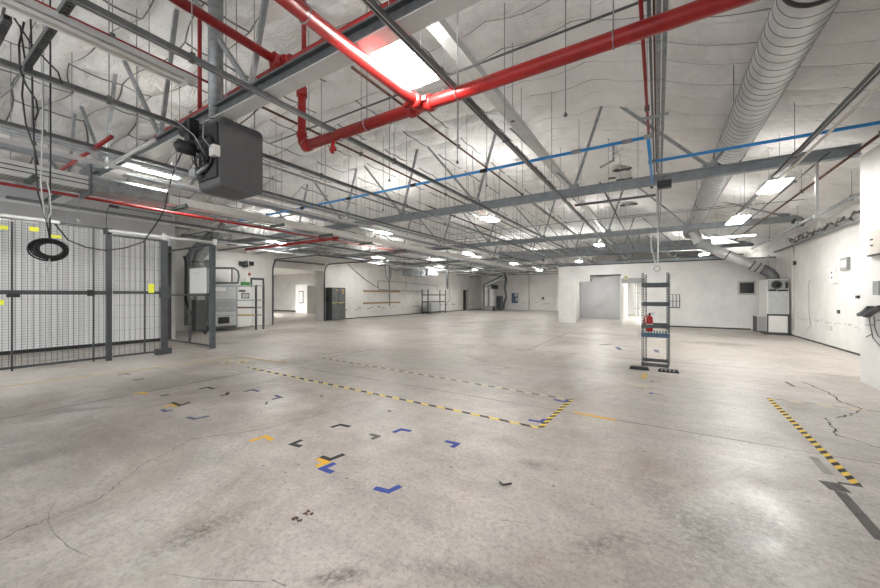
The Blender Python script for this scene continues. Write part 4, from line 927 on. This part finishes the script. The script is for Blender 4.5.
for l in ([(869, 316), (870.5, 326), (873, 338), (880, 346), (890, 352)], [(874, 316), (875, 328), (878, 336), (884, 340)]): MB().tube([pX(x, y, XN-.03) for x, y in l], .006, 6).build('cord', 'darkgrey', ho)
for l in ([(865, 325), (874, 325)], [(866, 337), (872, 334)], [(874, 321), (881, 320)]): MB().tube([pX(x, y, XN-.03) for x, y in l], .009, 6).build('plug', 'grey', ho)
vp = thing('drop_conduit', 'white vertical drop pipe hanging from the second truss at right', 'pipe', (2.47, 9.12, 2.78))
MB().tube([(2.47, 9.12, 2.78), (2.47, 9.12, 4.005)], .024, 10).build('tube', 'white_steel', vp); MB().box(2.43, 9.08, 2.98, 2.51, 9.16, 3.04).build('fitting', 'white_steel', vp)
tw = thing('coiled_cable', 'messy dark cable bundle lying along the right wall top pipe', 'cable', (4.2, 12, 3.6))
pts = []; 
for i in range(60):
    t = i/59; pts.append((4.28+.05*math.sin(i*1.7), 11.2+t*7.2, 3.62+.07*math.sin(i*.9)+.04*math.sin(i*2.3)))
MB().tube(pts, .022, 6).build('bundle', 'darkgrey', tw)
MB().tube([(p[0]-.06, p[1]+.1, p[2]+.04*math.sin(i*2)) for i, p in enumerate(pts[::2])], .016, 6).build('bundle', 'grey', tw)
tag(MB().tube([(3.75, 15.9, 3.95), (3.82, 16.02, 4.08), (3.98, 16.1, 4.12), (4.05, 16, 3.95), (3.95, 15.9, 3.85)], .05, 10).build('duct_hose', 'darkgrey'), 'short dark flexible hose at the end of the third truss', 'hose')

# ------------------------------------------------------------------ left far wall contents (plane X = XL)
# machine area
mc = thing('coating_machine', 'big pale industrial machine with dark lower window by the left wall', 'machine', (-16.5, 9.0, 0))
mX = -16.3
def mbx(par, name, m, x0, y0, x1, y1, X, d):
    a, b_ = pX(x0, y1, X), pX(x1, y1, X); zt = pX((x0+x1)/2, y0, X).z; zb = max(0.0, pX((x0+x1)/2, y1, X).z)
    return MB().box(X-d, a.y, zb, X, b_.y, zt).build(name, m, par)
mbx(mc, 'upper_housing', 'white', 214, 260, 233, 283, mX, 1.1)
mbx(mc, 'main_body', 'ltgrey', 213, 284, 236.5, 328, mX-.02, 1.1)
mbx(mc, 'front_panel', 'grey', 215, 299, 236, 312, mX+.01, .03)
mbx(mc, 'top_cover', 'white', 214, 287, 226, 291, mX+.03, .05)
mbx(mc, 'window', 'black', 218.5, 317, 229.5, 323.5, mX+.02, .04)
mbx(mc, 'base', 'darkgrey', 213, 326, 236.5, 328.5, mX+.02, .8)
mf = thing('pipe_frame', 'dark bent pipe frame in front of the pale machine top', 'pipe frame', (-15.9, 8.5, 2))
MB().tube([pX(x, y, -15.9) for x, y in ((212, 268), (234, 268), (238, 271), (239, 276), (238, 283), (212, 283))], .045, 8).tube([pX(232, 268, -15.9), pX(232, 283, -15.9)], .03, 8).build('tube', 'strut', mf)
cw = thing('control_cabinet', 'white machine control cabinet with a small screen', 'cabinet', (-16.4, 10, 0))
mbx(cw, 'cabinet', 'white', 237.5, 287, 252, 326, -16.6, .7)
mbx(cw, 'screen_frame', 'darkgrey', 241.5, 293, 249.5, 298.5, -16.58, .02); mbx(cw, 'screen', 'ltgrey', 242.3, 293.8, 248.7, 297.7, -16.565, .02); mbx(cw, 'label_strip', 'black', 239, 290, 245.5, 291.8, -16.58, .02)
tag(mbx(None, 'machine_plate', 'green', 241.5, 282, 250, 286.5, -16.55, .06), 'green plate on top of the white control cabinet', 'sign')
tag(mbx(None, 'machine_plate', 'white', 245, 278, 249.5, 282, -16.6, .06), 'white plate with a dark mark above the green plate', 'sign')
# guard rail
gr_ = thing('guard_rail', 'grey three-bar guard rail in front of the machines', 'railing', (-15.4, 9, 0))
gX = -15.6
for (y_, w) in ((286.3, .05), (300.7, .04), (308, .05), (315.6, .05)):
    a, b_ = pX(212, y_, gX), pX(263, y_-.6, gX); MB().bar(a, b_, .05, w*1.4).build('rail', 'steel_paint', gr_)
for x_ in (205, 256, 263.5):
    q = pX(x_, 300, gX); MB().box(gX-.03, q.y-.035, 0, gX+.03, q.y+.035, pX(x_, 285, gX).z).build('post', 'darkgrey', gr_)
for y_ in (307.4, 315):
    mb = MB()
    for k in range(10):
        q = pX(238+1.8*k, y_, gX+.04); mb.box(gX+.026, q.y-.04, q.z-.03, gX+.035, q.y+.06, q.z+.03)
    mb.build('warning_strip', 'rust' if y_ < 310 else 'yellowpaint', gr_)
# big bent ducts
ed = thing('exhaust_duct', 'thick grey exhaust duct bending down beside the cage', 'duct', (-15.6, 7.4, 0))
MB().tube([pX(226, 225, -15.0), pX(214, 240, -15.3), pX(200, 255, -15.6), pX(198, 262, -15.6), pX(198, 290, -15.6)], .21, 18).build('duct_body', 'galv', ed)
MB().tube([pX(198, 290, -15.6), pX(198, 324, -15.6)], .17, 16).build('lower_pipe', 'ltgrey', ed)
for yy in (262, 272, 285): q = pX(198, yy, -15.6); MB().tube([q-Vector((0, 0, .03)), q+Vector((0, 0, .03))], .225, 18).build('joint_band', 'strut', ed)
ed2 = thing('exhaust_duct', 'slimmer grey duct left of the thick bending duct', 'duct', (-16, 6.6, 0))
MB().tube([pX(213, 233, -16.0), pX(196, 248, -16.2), pX(189, 258, -16.3), pX(188.5, 300, -16.3), pX(188.5, 325, -16.3)], .15, 16).build('duct_body', 'galv', ed2)
vc = thing('dust_collector', 'dark pump unit with black hoses standing behind the cage side', 'machine', (-16, 7.2, 0))
mbx(vc, 'pump_body', 'darkgrey', 196, 300, 206, 330, -15.0, .35); mbx(vc, 'pump_top', 'grey', 197, 296, 205, 300, -15.0, .3)
MB().tube([pX(x, y, -15.5) for x, y in ((188, 318), (191, 311), (195, 312), (197, 320), (194, 326))], .05, 8).tube([pX(x, y, -15.6) for x, y in ((184, 256), (186, 262), (186, 300), (190, 312))], .045, 8).build('hose', 'black', vc)
# doorway dark frame behind rail
d1 = struct('door_1', MB().box(XL, pX(250.5, 300, XL).y, 0, XL+.06, pX(263.5, 300, XL).y, pX(257, 278, XL).z), 'darkgrey')
MB().box(XL+.06, pX(251.5, 300, XL).y, .02, XL+.08, pX(261.5, 300, XL).y, pX(257, 280, XL).z).build('door_panel', 'white', d1)
fn = thing('wall_fan', 'pair of black wall fans above the machine doorway', 'fan', tuple(pX(247, 264, XL)))
for x0_, x1_ in ((240, 245.5), (248, 254)): mbx(fn, 'grille_box', 'black', x0_, 261.5, x1_, 265.5, XL+.12, .12)
q = pX(246.7, 264, XL+.2); MB().tube([q-Vector((.15, 0, 0)), q+Vector((.05, 0, 0))], .16, 14).build('motor', 'darkgrey', fn)
vlt = thing('hanging_cable', 'thin white cord with a red tip hanging before the white wall', 'cord', tuple(pX(249, 270, -16)))
MB().tube([pX(248, 247, -16), pX(248.3, 262, -16), pX(249.5, 273, -16)], .018, 6).build('cord', 'cord', vlt); MB().tube([pX(249.2, 273, -16), pX(249.8, 275.5, -16)], .05, 8).build('tip', 'red', vlt)

# overhead sectional door
sh = struct('door_2', MB(), 'white') if False else thing('overhead_door', 'raised sectional overhead door on curved tracks at the left wall', 'overhead door', (XL, YD0, 3))
zt = 3.55
dp = MB(); NS = 5
for k in range(NS):
    xa_ = XL+.35+k*.62; dp.box(xa_, YD0+.05, zt, xa_+.60, YD1-.05, zt+.05)
dp.build('door_section', 'white', sh)
rb = MB()
for k in range(NS+1): rb.box(XL+.34+k*.62, YD0+.05, zt-.012, XL+.37+k*.62, YD1-.05, zt+.06)
rb.build('stiffener', 'darkgrey', sh)
for Y in (YD0-.03, YD1+.03):
    pts = [(XL+.08, Y, 0), (XL+.08, Y, 2.9)]+[(XL+.08+.45*(1-math.cos(a)), Y, 2.9+.62*math.sin(a)) for a in (.3, .6, .9, 1.2, 1.57)]+[(XL+3.9, Y, 3.55)]
    MB().tube(pts, .04, 6).build('track', 'darkgrey', sh)
    MB().tube([(XL+2.0, Y, 3.55), (XL+2.0, Y, zroof(XL+2)-.02)], .012, 6).build('hanger_rod', 'galv', sh)
MB().tube([(XL+.15, YD0, 3.5), (XL+.15, YD1, 3.5)], .04, 8).build('torsion_shaft', 'strut', sh)

mb = MB()
for i in range(46):
    y = 16.6+i*.42+random.uniform(-.1, .1); zz = .62+random.uniform(-.06, .10)
    if random.random() < .75: mb.box(XL, y, zz, XL+.006, y+random.uniform(.08, .5), zz+random.uniform(.02, .08))
struct('trim_6', mb, 'scuff')
mb = MB()
for i in range(30):
    x = -16.5+i*.42; zz = .7+random.uniform(-.08, .12)
    if random.random() < .6: mb.box(x, YB-.006, zz, x+random.uniform(.08, .4), YB, zz+random.uniform(.03, .1))
struct('trim_7', mb, 'scuff')
# steel cupboard
ch_ = thing('steel_cupboard', 'dark green-grey two-door steel cupboard with a yellow dashed band', 'cupboard', (-17.5, 15.6, 0))
y0_, y1_ = 15.03, 16.15
MB().box(XL+.03, y0_, .04, -17.22, y1_, 2.08).build('body', 'darkgrey', ch_)
for a, b_ in ((y0_+.02, (y0_+y1_)/2-.01), ((y0_+y1_)/2+.01, y1_-.02)):
    d = MB().box(-17.22, a, .08, -17.19, b_, 2.05).build('door', 'strut', ch_)
    MB().box(-17.19, b_-.14, 1.0, -17.17, b_-.10, 1.15).build('handle', 'black', d)
mb = MB(); y = y0_+.02
while y < y1_-.06: mb.box(-17.188, y, 1.10, -17.184, y+.07, 1.15); y += .14
mb.build('dashed_band', 'neon', ch_)
for yy, zz in ((15.35, 1.85), (15.85, 1.85), (15.85, 1.68)): MB().box(-17.19, yy, zz, -17.182, yy+.14, zz+.12).build('sticker', 'yellowpaint', ch_)
MB().box(XL+.05, y0_-.02, 1.25, -17.5, y0_, 1.5).build('side_bracket', 'black', ch_)

for (py, lab) in ((291, 'upper rough timber rail on the left white wall'), (303.2, 'lower rough timber rail on the left white wall')):
    a, b_ = pX(363.5, py, XL+.02), pX(400, py-.3, XL+.02)
    tag(MB().box(XL, a.y, a.z-.06, XL+.04, b_.y, a.z+.06).build('timber_rail', 'wood'), lab, 'timber rail')
def wpipe(name, lab, pts, r, m, cat='pipe', X=None):
    return tag(MB().tube([pX(x, y, (X or XL)+.06) for x, y in pts], r, 8).build(name, m), lab, cat)
wpipe('wall_pipe', 'thin pipe loop on the left wall right of the timber rails', [(378, 287), (378, 281), (396, 281.5), (437.5, 286), (437.5, 291.5)], .025, 'galv')
wpipe('wall_pipe', 'short horizontal wall pipe above the timber rails', [(378, 289.5), (400, 290.5), (428, 291.5)], .02, 'galv')
wpipe('wall_pipe', 'thick vertical grey pipe down the left wall', [(389.5, 262), (389.5, 306)], .05, 'steel_paint')
wpipe('wall_pipe', 'white vertical conduit on the left wall right of the thick pipe', [(406, 264), (406, 290)], .03, 'offwhite')
wpipe('wall_cable', 'dark cable sagging down the left wall to the timber rails', [(348, 264), (355, 271), (366, 280), (375, 286), (379, 288)], .022, 'darkgrey', 'cable')
wpipe('wall_cable', 'looped cable high on the left wall', [(385, 266), (386, 276), (389, 282), (391, 277), (391, 268), (396, 271), (403, 268)], .018, 'darkgrey', 'cable')
wpipe('wall_cable', 'cable beside the shelf rack on the left wall', [(447, 262), (448, 280), (450, 298), (446, 305)], .02, 'darkgrey', 'cable')
def evap(lab, x0, y0, x1, y1, X):
    a, b_ = pX(x0, y0, X), pX(x1, y1, X); z0, z1 = min(a.z, b_.z), max(a.z, b_.z)
    t = thing('cooler_unit', lab, 'cooler', (X, a.y, z0))
    MB().box(X-.9, a.y, z0, X, b_.y, z1).build('casing', 'steel_paint', t)
    for k in range(2):
        yc = a.y+(b_.y-a.y)*(.28+.44*k); MB().torus((X+.02, yc, (z0+z1)/2), (1, 0, 0), (z1-z0)*.36, .03, 20, 6).build('fan_ring', 'strut_lip', t)
    for yy in (a.y+.1, b_.y-.1): MB().tube([(X-.4, yy, z1), (X-.4, yy, zroof(X-.4)-.02)], .015, 6).build('hanger_rod', 'galv', t)
evap('grey cooler unit hanging high by the left wall, nearer one', 412, 268.5, 425.5, 276.5, -16.2); evap('grey cooler unit hanging high by the left wall, farther one', 428, 269, 438, 276, -16.2)
tag(MB().tube([pX(447.5, 256, -15.5), pX(447.5, 273, -15.5), pX(447.2, 289, -15.5)], [.09, .12, .05], 8).build('cable_drop', 'strut'), 'dark tapering cable drop hanging above the shelf rack', 'cable')

def shelf(lab, xl, xr, X, ztop, d=.9, shelves=(.12, 1.0, 1.6)):
    ya, yb = pX(xl, 300, X).y, pX(xr, 300, X).y
    t = thing('storage_shelf', lab, 'shelving', (X, ya, 0))
    for xx in (X-d, X):
        for yy in (ya, yb): MB().box(xx-.035, yy-.035, 0, xx+.035, yy+.035, ztop).build('post', 'darkgrey', t)
    for z in shelves: MB().box(X-d-.02, ya, z, X+.02, yb, z+.09).build('shelf', 'darkgrey', t)
    return t
shelf('grey steel shelf rack standing by the left wall with a pale box on it', 428, 445.5, -16.5, 2.1, .6)
q = pX(432, 304, -16.8); tag(MB().box(-17.05, q.y-.5, .21, -16.55, q.y+.9, .93).build('storage_box', 'ltgrey'), 'pale box standing on the lowest shelf of the left steel rack', 'box')
d3 = struct('door_3', MB().box(XL, pX(463.2, 300, XL).y, 0, XL+.05, pX(468, 300, XL).y, pX(465, 290, XL).z), 'black')
MB().box(XL+.05, pX(465.6, 300, XL).y, .02, XL+.08, pX(467.8, 300, XL).y, pX(465, 290.6, XL).z).build('door_leaf', 'reveal', d3)

# far corner unit
fu = thing('makeup_air_unit', 'far corner air unit with silver columns and a slanting duct', 'air unit', (-15, 36, 0))
def bY(par, name, m, x0, y0, x1, y1, Y, d=.8):
    a, b_ = pY(x0, y1, Y), pY(x1, y1, Y); zt_ = pY((x0+x1)/2, y0, Y).z; zb = max(.0, a.z if y1 < 309.5 else 0)
    return MB().box(a.x, Y, zb, b_.x, Y+d, zt_).build(name, m, par)
YU = 34.5
bY(fu, 'silver_column', 'duct', 484.5, 288, 487.8, 306, YU); bY(fu, 'silver_column', 'duct', 489.5, 288, 493.8, 306, YU)
bY(fu, 'motor_box', 'black', 491, 285, 495, 289, YU-.1); bY(fu, 'base', 'grey', 484, 306, 494.3, 312, YU, .9); bY(fu, 'vent', 'black', 492.5, 306.5, 494.5, 311, YU-.05, .04)
MB().bar(pY(486, 285, YU+.4), pY(503, 277.5, YU+.4), .7, .45).build('slanting_duct', 'ltgrey', fu); MB().bar(pY(484, 285, YU+.1), pY(503, 275.5, YU+.1), .12, .12).build('edge_rail', 'darkgrey', fu)
MB().tube([pY(484, 285, YU+.1), pY(484, 311.5, YU+.1)], .07, 6).build('frame_post', 'darkgrey', fu)
lk = thing('metal_locker', 'dark grey metal locker at the far corner beside the air unit', 'locker', (-14, 36, 0)); bY(lk, 'body', 'strut', 495, 296, 501, 312, 35.2, .6); bY(lk, 'door', 'darkgrey', 495.5, 297, 500.5, 309, 35.16, .03)
tag(MB().tube([pY(x, y, 34.8) for x, y in ((504, 272), (506, 279), (505, 288), (506, 297), (503.5, 305), (503.5, 309))], .13, 8).build('flexible_hose', 'darkgrey'), 'thick dark flexible hose hanging by the far locker', 'hose')
nb = thing('wall_notice', 'blue and black notice board on the far back wall', 'notice board', tuple(pY(514, 298, YB)))
bY(nb, 'board', 'notice', 511.5, 293, 517.8, 303, YB-.04, .04); bY(nb, 'paper', 'ltgrey', 514.6, 293.3, 517.2, 296.5, YB-.06, .02); bY(nb, 'paper', 'ltgrey', 515.5, 298, 518.6, 301, YB-.06, .02)
tag(bY(None, 'wall_switch_box', 'darkgrey', 541.8, 297, 544, 299.5, YB-.05, .05), 'small dark box on the far back wall', 'box')
tag(MB().tube([pY(529, 272, YB-.08), pY(529, 310, YB-.08)], .06, 8).build('wall_pipe', 'reveal'), 'vertical pipe on the far back wall', 'pipe')
tag(MB().tube([pY(519, 271, 34), pY(535, 272, 34), pY(556, 267.5, 34)], .09, 8).build('roof_pipe', 'strut'), 'dark pipe hung low before the far back wall', 'pipe')
sb = thing('sloped_conduit', 'white diagonal pipe below the roof left of the partition', 'pipe', tuple(pY(542, 267, 26))); q = pY(547.5, 261.5, 26); MB().tube([q, (q.x, q.y, zroof(q.x)-.02)], .01, 6).build('hanger_rod', 'galv', sb); MB().tube([pY(539, 271.5, 26), pY(547.5, 261.5, 26)], .06, 8).build('tube', 'white_steel', sb); q = pY(543, 260, 26); MB().lathe(q, [(.02, -.1), (.12, -.08), (.12, .05), (.02, .1)], 12).build('head', 'black', sb)

# partition sign, corridor items
sg = tag(MB().box(pY(624.3, 277, YP).x, YP-.03, pY(626, 279.3, YP).z, pY(627.8, 277, YP).x, YP, pY(626, 276, YP).z).build('door_sign', 'paleyellow'), 'small yellow sign above the right partition doorway', 'sign')
q = pY(626, 277.6, YP-.03); MB().box(q.x-.03, YP-.034, q.z-.03, q.x+.03, YP-.03, q.z+.03).build('symbol', 'green', sg)
gf = thing('corridor_rack', 'thin grey rack against the white wall inside the doorway', 'rack', tuple(pY(636, 300, 30)))
for px in (635.2, 637.4): MB().box(pY(px, 300, 30).x-.03, 29.97, 0, pY(px, 300, 30).x+.03, 30.03, 2.7).build('post', 'grey', gf)
for pz_ in (1.75, .6, 2.6): MB().box(pY(634, 300, 30).x, 29.95, pz_, pY(640, 300, 30).x, 30.05, pz_+.06).build('crossbar', 'grey', gf)
dd = struct('door_4', MB().box(pY(627, 300, 33).x, 32.93, 0, pY(639, 300, 33).x, 32.99, 2.9), 'reveal'); MB().box(pY(628, 300, 33).x, 32.9, .05, pY(638, 300, 33).x, 32.93, 2.8).build('door_panel', 'white', dd)
# hanging cable loop in front of partition
lp = thing('cable_loop', 'pale cable loop with a ring hanging from the bundle above the rack', 'cable', (0, 12, 3.9))
MB().tube([pY(x, y, 12) for x, y in ((657, 190), (657, 215), (658, 240), (658, 262), (657, 268), (655, 262), (651.5, 250), (650.5, 240), (653, 235), (657, 238))], .018, 6).build('cord', 'cord', lp)
MB().torus(pY(657, 268.5, 12), (.3, 1, 0), .08, .012, 18, 6).build('ring', 'grey', lp)
hc = thing('dangling_wire', 'thin white cord hanging in front of the second truss', 'cord', tuple(pY(473, 180, 8.5)))
MB().tube([pY(x, y, 8.5) for x, y in ((472.5, 150), (473, 180), (477.5, 200), (477, 215))], .012, 6).build('cord', 'cord', hc)

# thin wires dropping from the roof (many sprinkler / light drops)
lab_i = 0
for (X, Y, zl) in ((-3.1, 5.6, 4.0), (-5.2, 6.2, 4.2), (-6.6, 7.6, 4.0), (-8.3, 7.0, 4.2), (-6.3, 10.5, 4.1), (-3.6, 8.0, 4.3), (-1.1, 5.1, 4.1), (-7.9, 13.5, 4.0), (-5.0, 14.6, 4.0), (-2.9, 13.2, 4.0), (2.9, 7.4, 4.2)):
    desc = ['behind the red main pipe at picture centre', 'below the blue pipe left of centre', 'right of the hanging heater, farther back', 'just right of the heater lower corner', 'in the left middle distance', 'behind the big lit panel light',
            'right of the wide pale roof beam', 'far left before the third truss', 'before the third truss left of centre', 'behind the second truss at centre', 'high on the right side before the wall'][lab_i]
    t = thing('pendant_rod', 'thin vertical rod drop '+desc, 'rod', (X, Y, zl)); lab_i += 1
    MB().tube([(X, Y, zl), (X, Y, zroof(X)-.02)], .008, 6).build('rod', 'galv', t); MB().lathe((X, Y, zl-.05), [(.012, 0), (.03, .02), (.012, .06)], 8).build('fitting', 'strut', t)

# ------------------------------------------------------------------ floor tape marks
def Lmark(pts, w, m, label, group, name='tape_mark', z1=.0022):
    P = [pz(x, y) for x, y in pts]; mb = MB(); n = len(P)
    if n == 2:
        d = (P[1]-P[0]).normalized(); a = Vector((-d.y, d.x, 0))*w/2; mb.prism([(P[0]+a)[:2], (P[0]-a)[:2], (P[1]-a)[:2], (P[1]+a)[:2]], .0003, z1)
    else:
        d1 = (P[1]-P[0]).normalized(); d2 = (P[2]-P[1]).normalized(); a1 = Vector((-d1.y, d1.x, 0)); a2 = Vector((-d2.y, d2.x, 0))
        m_ = (a1+a2); m_ = m_/max(.4, m_.dot(a1)); h = w/2
        poly = [P[0]+a1*h, P[1]+m_*h, P[2]+a2*h, P[2]-a2*h, P[1]-m_*h, P[0]-a1*h]
        mb.prism([tuple(p[:2]) for p in poly], .0003, z1)
    return tag(mb.build(name, m), label, 'floor tape', group)
G = 'corner tape marks on the floor'
W = .052
for pts, m, lab, z in (
    ([(163.5,407.5),(173,404.5),(177,406.5)], 'yellow', 'yellow corner tape in the small left cluster', .0022), ([(172,402.5),(180,405.5),(190,402.3)], 'blacktape', 'black corner tape in the small left cluster', .0026), ([(162,409.5),(166,411.5),(172.5,410)], 'greyblue', 'faded blue tape at the bottom of the small left cluster', .0022),
    ([(187,417.2),(195,419),(209,416)], 'greyblue', 'faded blue corner tape below the small left cluster', .0022),
    ([(198.7,389.3),(207.6,387.3),(214,389)], 'blacktape', 'black corner tape left of centre row, near the floor joint', .0022),
    ([(219.6,395.4),(226.8,394.7),(228,392.4)], 'blacktape', 'black hooked tape right of the joint-side black corner', .0022),
    ([(244,391.6),(252.3,389.8),(259.2,391.4)], 'greyblue', 'faded grey-blue corner tape at the end of the upper row', .0022),
    ([(272,399.3),(281,397.5),(275,395.3)], 'greyblue', 'faded blue chevron tape below the upper row', .0022),
    ([(249.5,441.3),(266,436.3),(272.0,440.3)], 'yellow', 'lone yellow corner tape left of the black chevron', .0022),
    ([(302,440),(291.8,444.2),(301,446.5)], 'blacktape', 'black chevron tape right of the lone yellow corner', .0022),
    ([(331,427.3),(340.4,424.7),(350,426.8)], 'blacktape', 'black corner tape above the big cluster', .0022),
    ([(321,456.7),(330,459.7),(344,454.3)], 'blacktape', 'black corner tape in the big cluster', .0026), ([(317.5,458.8),(327,462.3),(316,466.6)], 'yellow', 'yellow corner tape in the big cluster', .0022), ([(335,463.3),(322,468.7),(332.5,472.6)], 'bluetape', 'blue corner tape in the big cluster', .0024),
    ([(370.5,434.2),(378,436.4),(371.5,439.2)], 'greytape', 'grey worn chevron tape left of the blue corner', .0022),
    ([(393.4,432.5),(401.0,429.4),(411,431.2)], 'bluetape', 'blue corner tape right of the grey chevron', .0022),
    ([(445.5,441.2),(457.5,443.8),(452,447.4)], 'bluetape', 'blue chevron tape pointing right', .0022),
    ([(374.5,488.1),(388.5,491.6),(400.4,486)], 'bluetape', 'nearest blue corner tape, pointing at the camera', .0022),
    ([(554,399.6),(565,401.9),(568,400.2)], 'bluetape', 'blue tape inside the far corner of the hazard tape', .0022), ([(528.5,420.0),(541,422.0),(545,419.2)], 'bluetape', 'blue tape inside the near corner of the hazard tape', .0022),
    ([(118,374.6),(124,373.8),(130,374.2)], 'blacktape', 'dark tape beyond the yellow line by the cage', .0022), ([(133.5,380.3),(138,379.9),(144,378.6)], 'blacktape', 'second dark tape by the yellow line', .0022),
    ([(134,394.3),(141,392.6),(148,394.2)], 'yellow', 'yellow mark on the long floor joint', .0022)):
    Lmark(pts, W, m, lab, G, z1=z)
for pts, w, m, lab in (([(160.4,396),(169,394.7)], .05, 'blacktape', 'short dark tape bar left of the black corners'), ([(574.5,412.6),(616,420.2)], .055, 'yellow', 'yellow tape strip on the joint right of the hazard rectangle'),
    ([(649,393.2),(653.5,393.6)], .08, 'bluetape', 'small blue tape square in front of the rack'), ([(653.5,393.8),(664,395.3)], .018, 'greytape', 'thin grey tape tail right of the blue square'), ([(650,381.3),(653.5,381.8)], .06, 'greyblue', 'small faded blue tape just before the rack foot'), ([(653.5,381.8),(662,382.5)], .016, 'greytape', 'thin tape tail beside the rack foot'),
    ([(636,386),(648,386.6)], .045, 'paleyellow', 'pale yellow tape before the rack'), ([(645,373.5),(643.5,379)], .09, 'yellowpaint', 'worn yellow mark under the left rack foot'),
    ([(785.5,382),(794.5,386.5)], .05, 'greytape', 'dark tape bar between rack and right wall'), ([(617,347),(620.5,350)], .12, 'greyblue', 'faded blue tape far left of the rack'), ([(655.6,349.5),(657.5,352.5)], .12, 'greyblue', 'faded blue tape behind the rack'),
    ([(600,345),(612,344)], .10, 'greytape', 'grey worn tape far behind the hazard rectangle'), ([(840,492),(883,541)], .07, 'greytape', 'long dark residue stripe running to the lower right'), ([(829,482),(841,491.5)], .13, 'greytape', 'wide dark tape patch at the end of the right hazard tape'), ([(838,482.6),(862,486.5)], .035, 'greytape', 'thin dark tape under the end of the right hazard tape'), ([(813,457),(829,474)], .06, 'scuff', 'faint residue stripe beside the right hazard tape'),
    ([(388,410.5),(391,411.5)], .04, 'greytape', 'tiny worn tape scrap before the hazard line'), ([(320,396.5),(323,396)], .05, 'greytape', 'tiny dark tape scrap at left of the hazard line'), ([(266,404.5),(267,402.2)], .02, 'blacktape', 'tiny black hook-shaped scrap by the faded chevron')):
    Lmark(pts, w, m, lab, 'tape strips on the floor', 'tape_strip')
Lmark([(-40, 392.5), (240, 357.2)], .05, 'yellowpaint', 'long faded yellow floor line running along the cage', None, 'floor_line'); Lmark([(240, 357), (288, 363)], .06, 'yellowpaint', 'faded yellow cross line from the end of the long yellow line', None, 'floor_line')
# worn oval number patch
oc = pz(235, 362.1); 
nm = thing('floor_marking', 'worn pale yellow painted patch beside the yellow line corner', 'floor marking', (oc.x, oc.y, 0))
for (xa_, xb_, yy) in ((223, 231, 362.3), (238, 246.5, 361.9)):
    a, b_ = pz(xa_, yy), pz(xb_, yy); c = (a+b_)/2; r = (b_-a).length/2; d = (b_-a).normalized(); e = Vector((-d.y, d.x, 0))
    MB().prism([tuple((c+d*r*math.cos(2*math.pi*k/16)+e*.20*math.sin(2*math.pi*k/16)))[:2] for k in range(16)], .0003, .002).build('patch', 'paleyellow', nm)
    MB().prism([tuple((c+d*r*.35*math.cos(2*math.pi*k/12)+e*.08*math.sin(2*math.pi*k/12)))[:2] for k in range(12)], .002, .0026).build('figure', 'greytape', nm)
# hazard tapes
def htape(p0, p1, w, label, worn=0.0, yel=(.72, .56, .07), pitch=.24, ext=0):
    a, b_ = pz(*p0), pz(*p1); d = (b_-a); ang = math.atan2(d.y, d.x)
    m = hazard_mat('hazard_tape', pitch, -ang, yel=yel, worn=worn); e = Vector((-d.y, d.x, 0)).normalized()*w/2; dn = d.normalized()*ext
    return tag(MB().prism([(a+e-dn)[:2], (a-e-dn)[:2], (b_-e+dn)[:2], (b_+e+dn)[:2]], .0003, .0020+.0002*random.random()).build('hazard_tape', m), label, 'hazard tape', 'black and yellow hazard tapes')
htape((248, 367.5), (538.5, 427.8), .052, 'long near side of the black and yellow tape rectangle', .05, pitch=.27)
htape((540, 427.8), (572, 399), .058, 'short end of the tape rectangle, right side', .0, pitch=.15)
htape((318, 357), (571, 400), .048, 'long far side of the tape rectangle, fainter', .2, yel=(.66, .60, .34), pitch=.26)
htape((769, 398.5), (857, 485), .062, 'bold hazard tape running toward the camera at right', .0, yel=(.72, .50, .06), pitch=.145)
htape((774, 398.8), (884, 412.5), .05, 'faint worn hazard tape heading to the right edge', .55, pitch=.3)
# debris
for i, (px, py, lab) in enumerate(((505, 485.5, 'small black bent scrap on the floor at centre'), (309, 514, 'brown debris clump on the floor, right one'), (296, 520.5, 'brown debris clump on the floor, left one'))):
    c = pz(px, py)
    if i == 0: mb = MB().tube([c+Vector((-.05, .01, .012)), c+Vector((-.01, -.01, .008)), c+Vector((.05, .02, .022))], .008, 6); tag(mb.build('debris', 'black'), lab, 'debris')
    else:
        mb = MB()
        for k in range(9): q = c+Vector((random.uniform(-.035, .035), random.uniform(-.02, .02), .004)); mb.lathe(q, [(.002, -.004), (.011, 0), (.003, .005)], 6)
        tag(mb.build('debris', 'rust'), lab, 'debris')

# ------------------------------------------------------------------ camera, light, view
cd = bpy.data.cameras.new('camera'); cam = bpy.data.objects.new('camera', cd); COL.objects.link(cam)
cd.sensor_width = 36; cd.lens = 36*FPX/880; cd.shift_y = (HY-294)/880
cam.location = CAM; cam.rotation_euler = (math.radians(90), 0, math.atan2(.527, .850)); cd.clip_start = .05; cd.clip_end = 200
SC.camera = cam
w = bpy.data.worlds.new('world'); SC.world = w; w.use_nodes = True
bg = w.node_tree.nodes['Background']; bg.inputs['Color'].default_value = (.93, .96, 1, 1); bg.inputs['Strength'].default_value = .75
SC.view_settings.view_transform = 'Standard'; SC.view_settings.look = 'None'; SC.view_settings.gamma = 1; SC.view_settings.use_curve_mapping = False
SC.view_settings.exposure = 1.55
SC.cycles.max_bounces = 8; SC.cycles.diffuse_bounces = 5; SC.cycles.glossy_bounces = 3
SC.cycles.use_denoising = True
try: SC.cycles.denoiser = 'OPENIMAGEDENOISE'
except Exception: pass
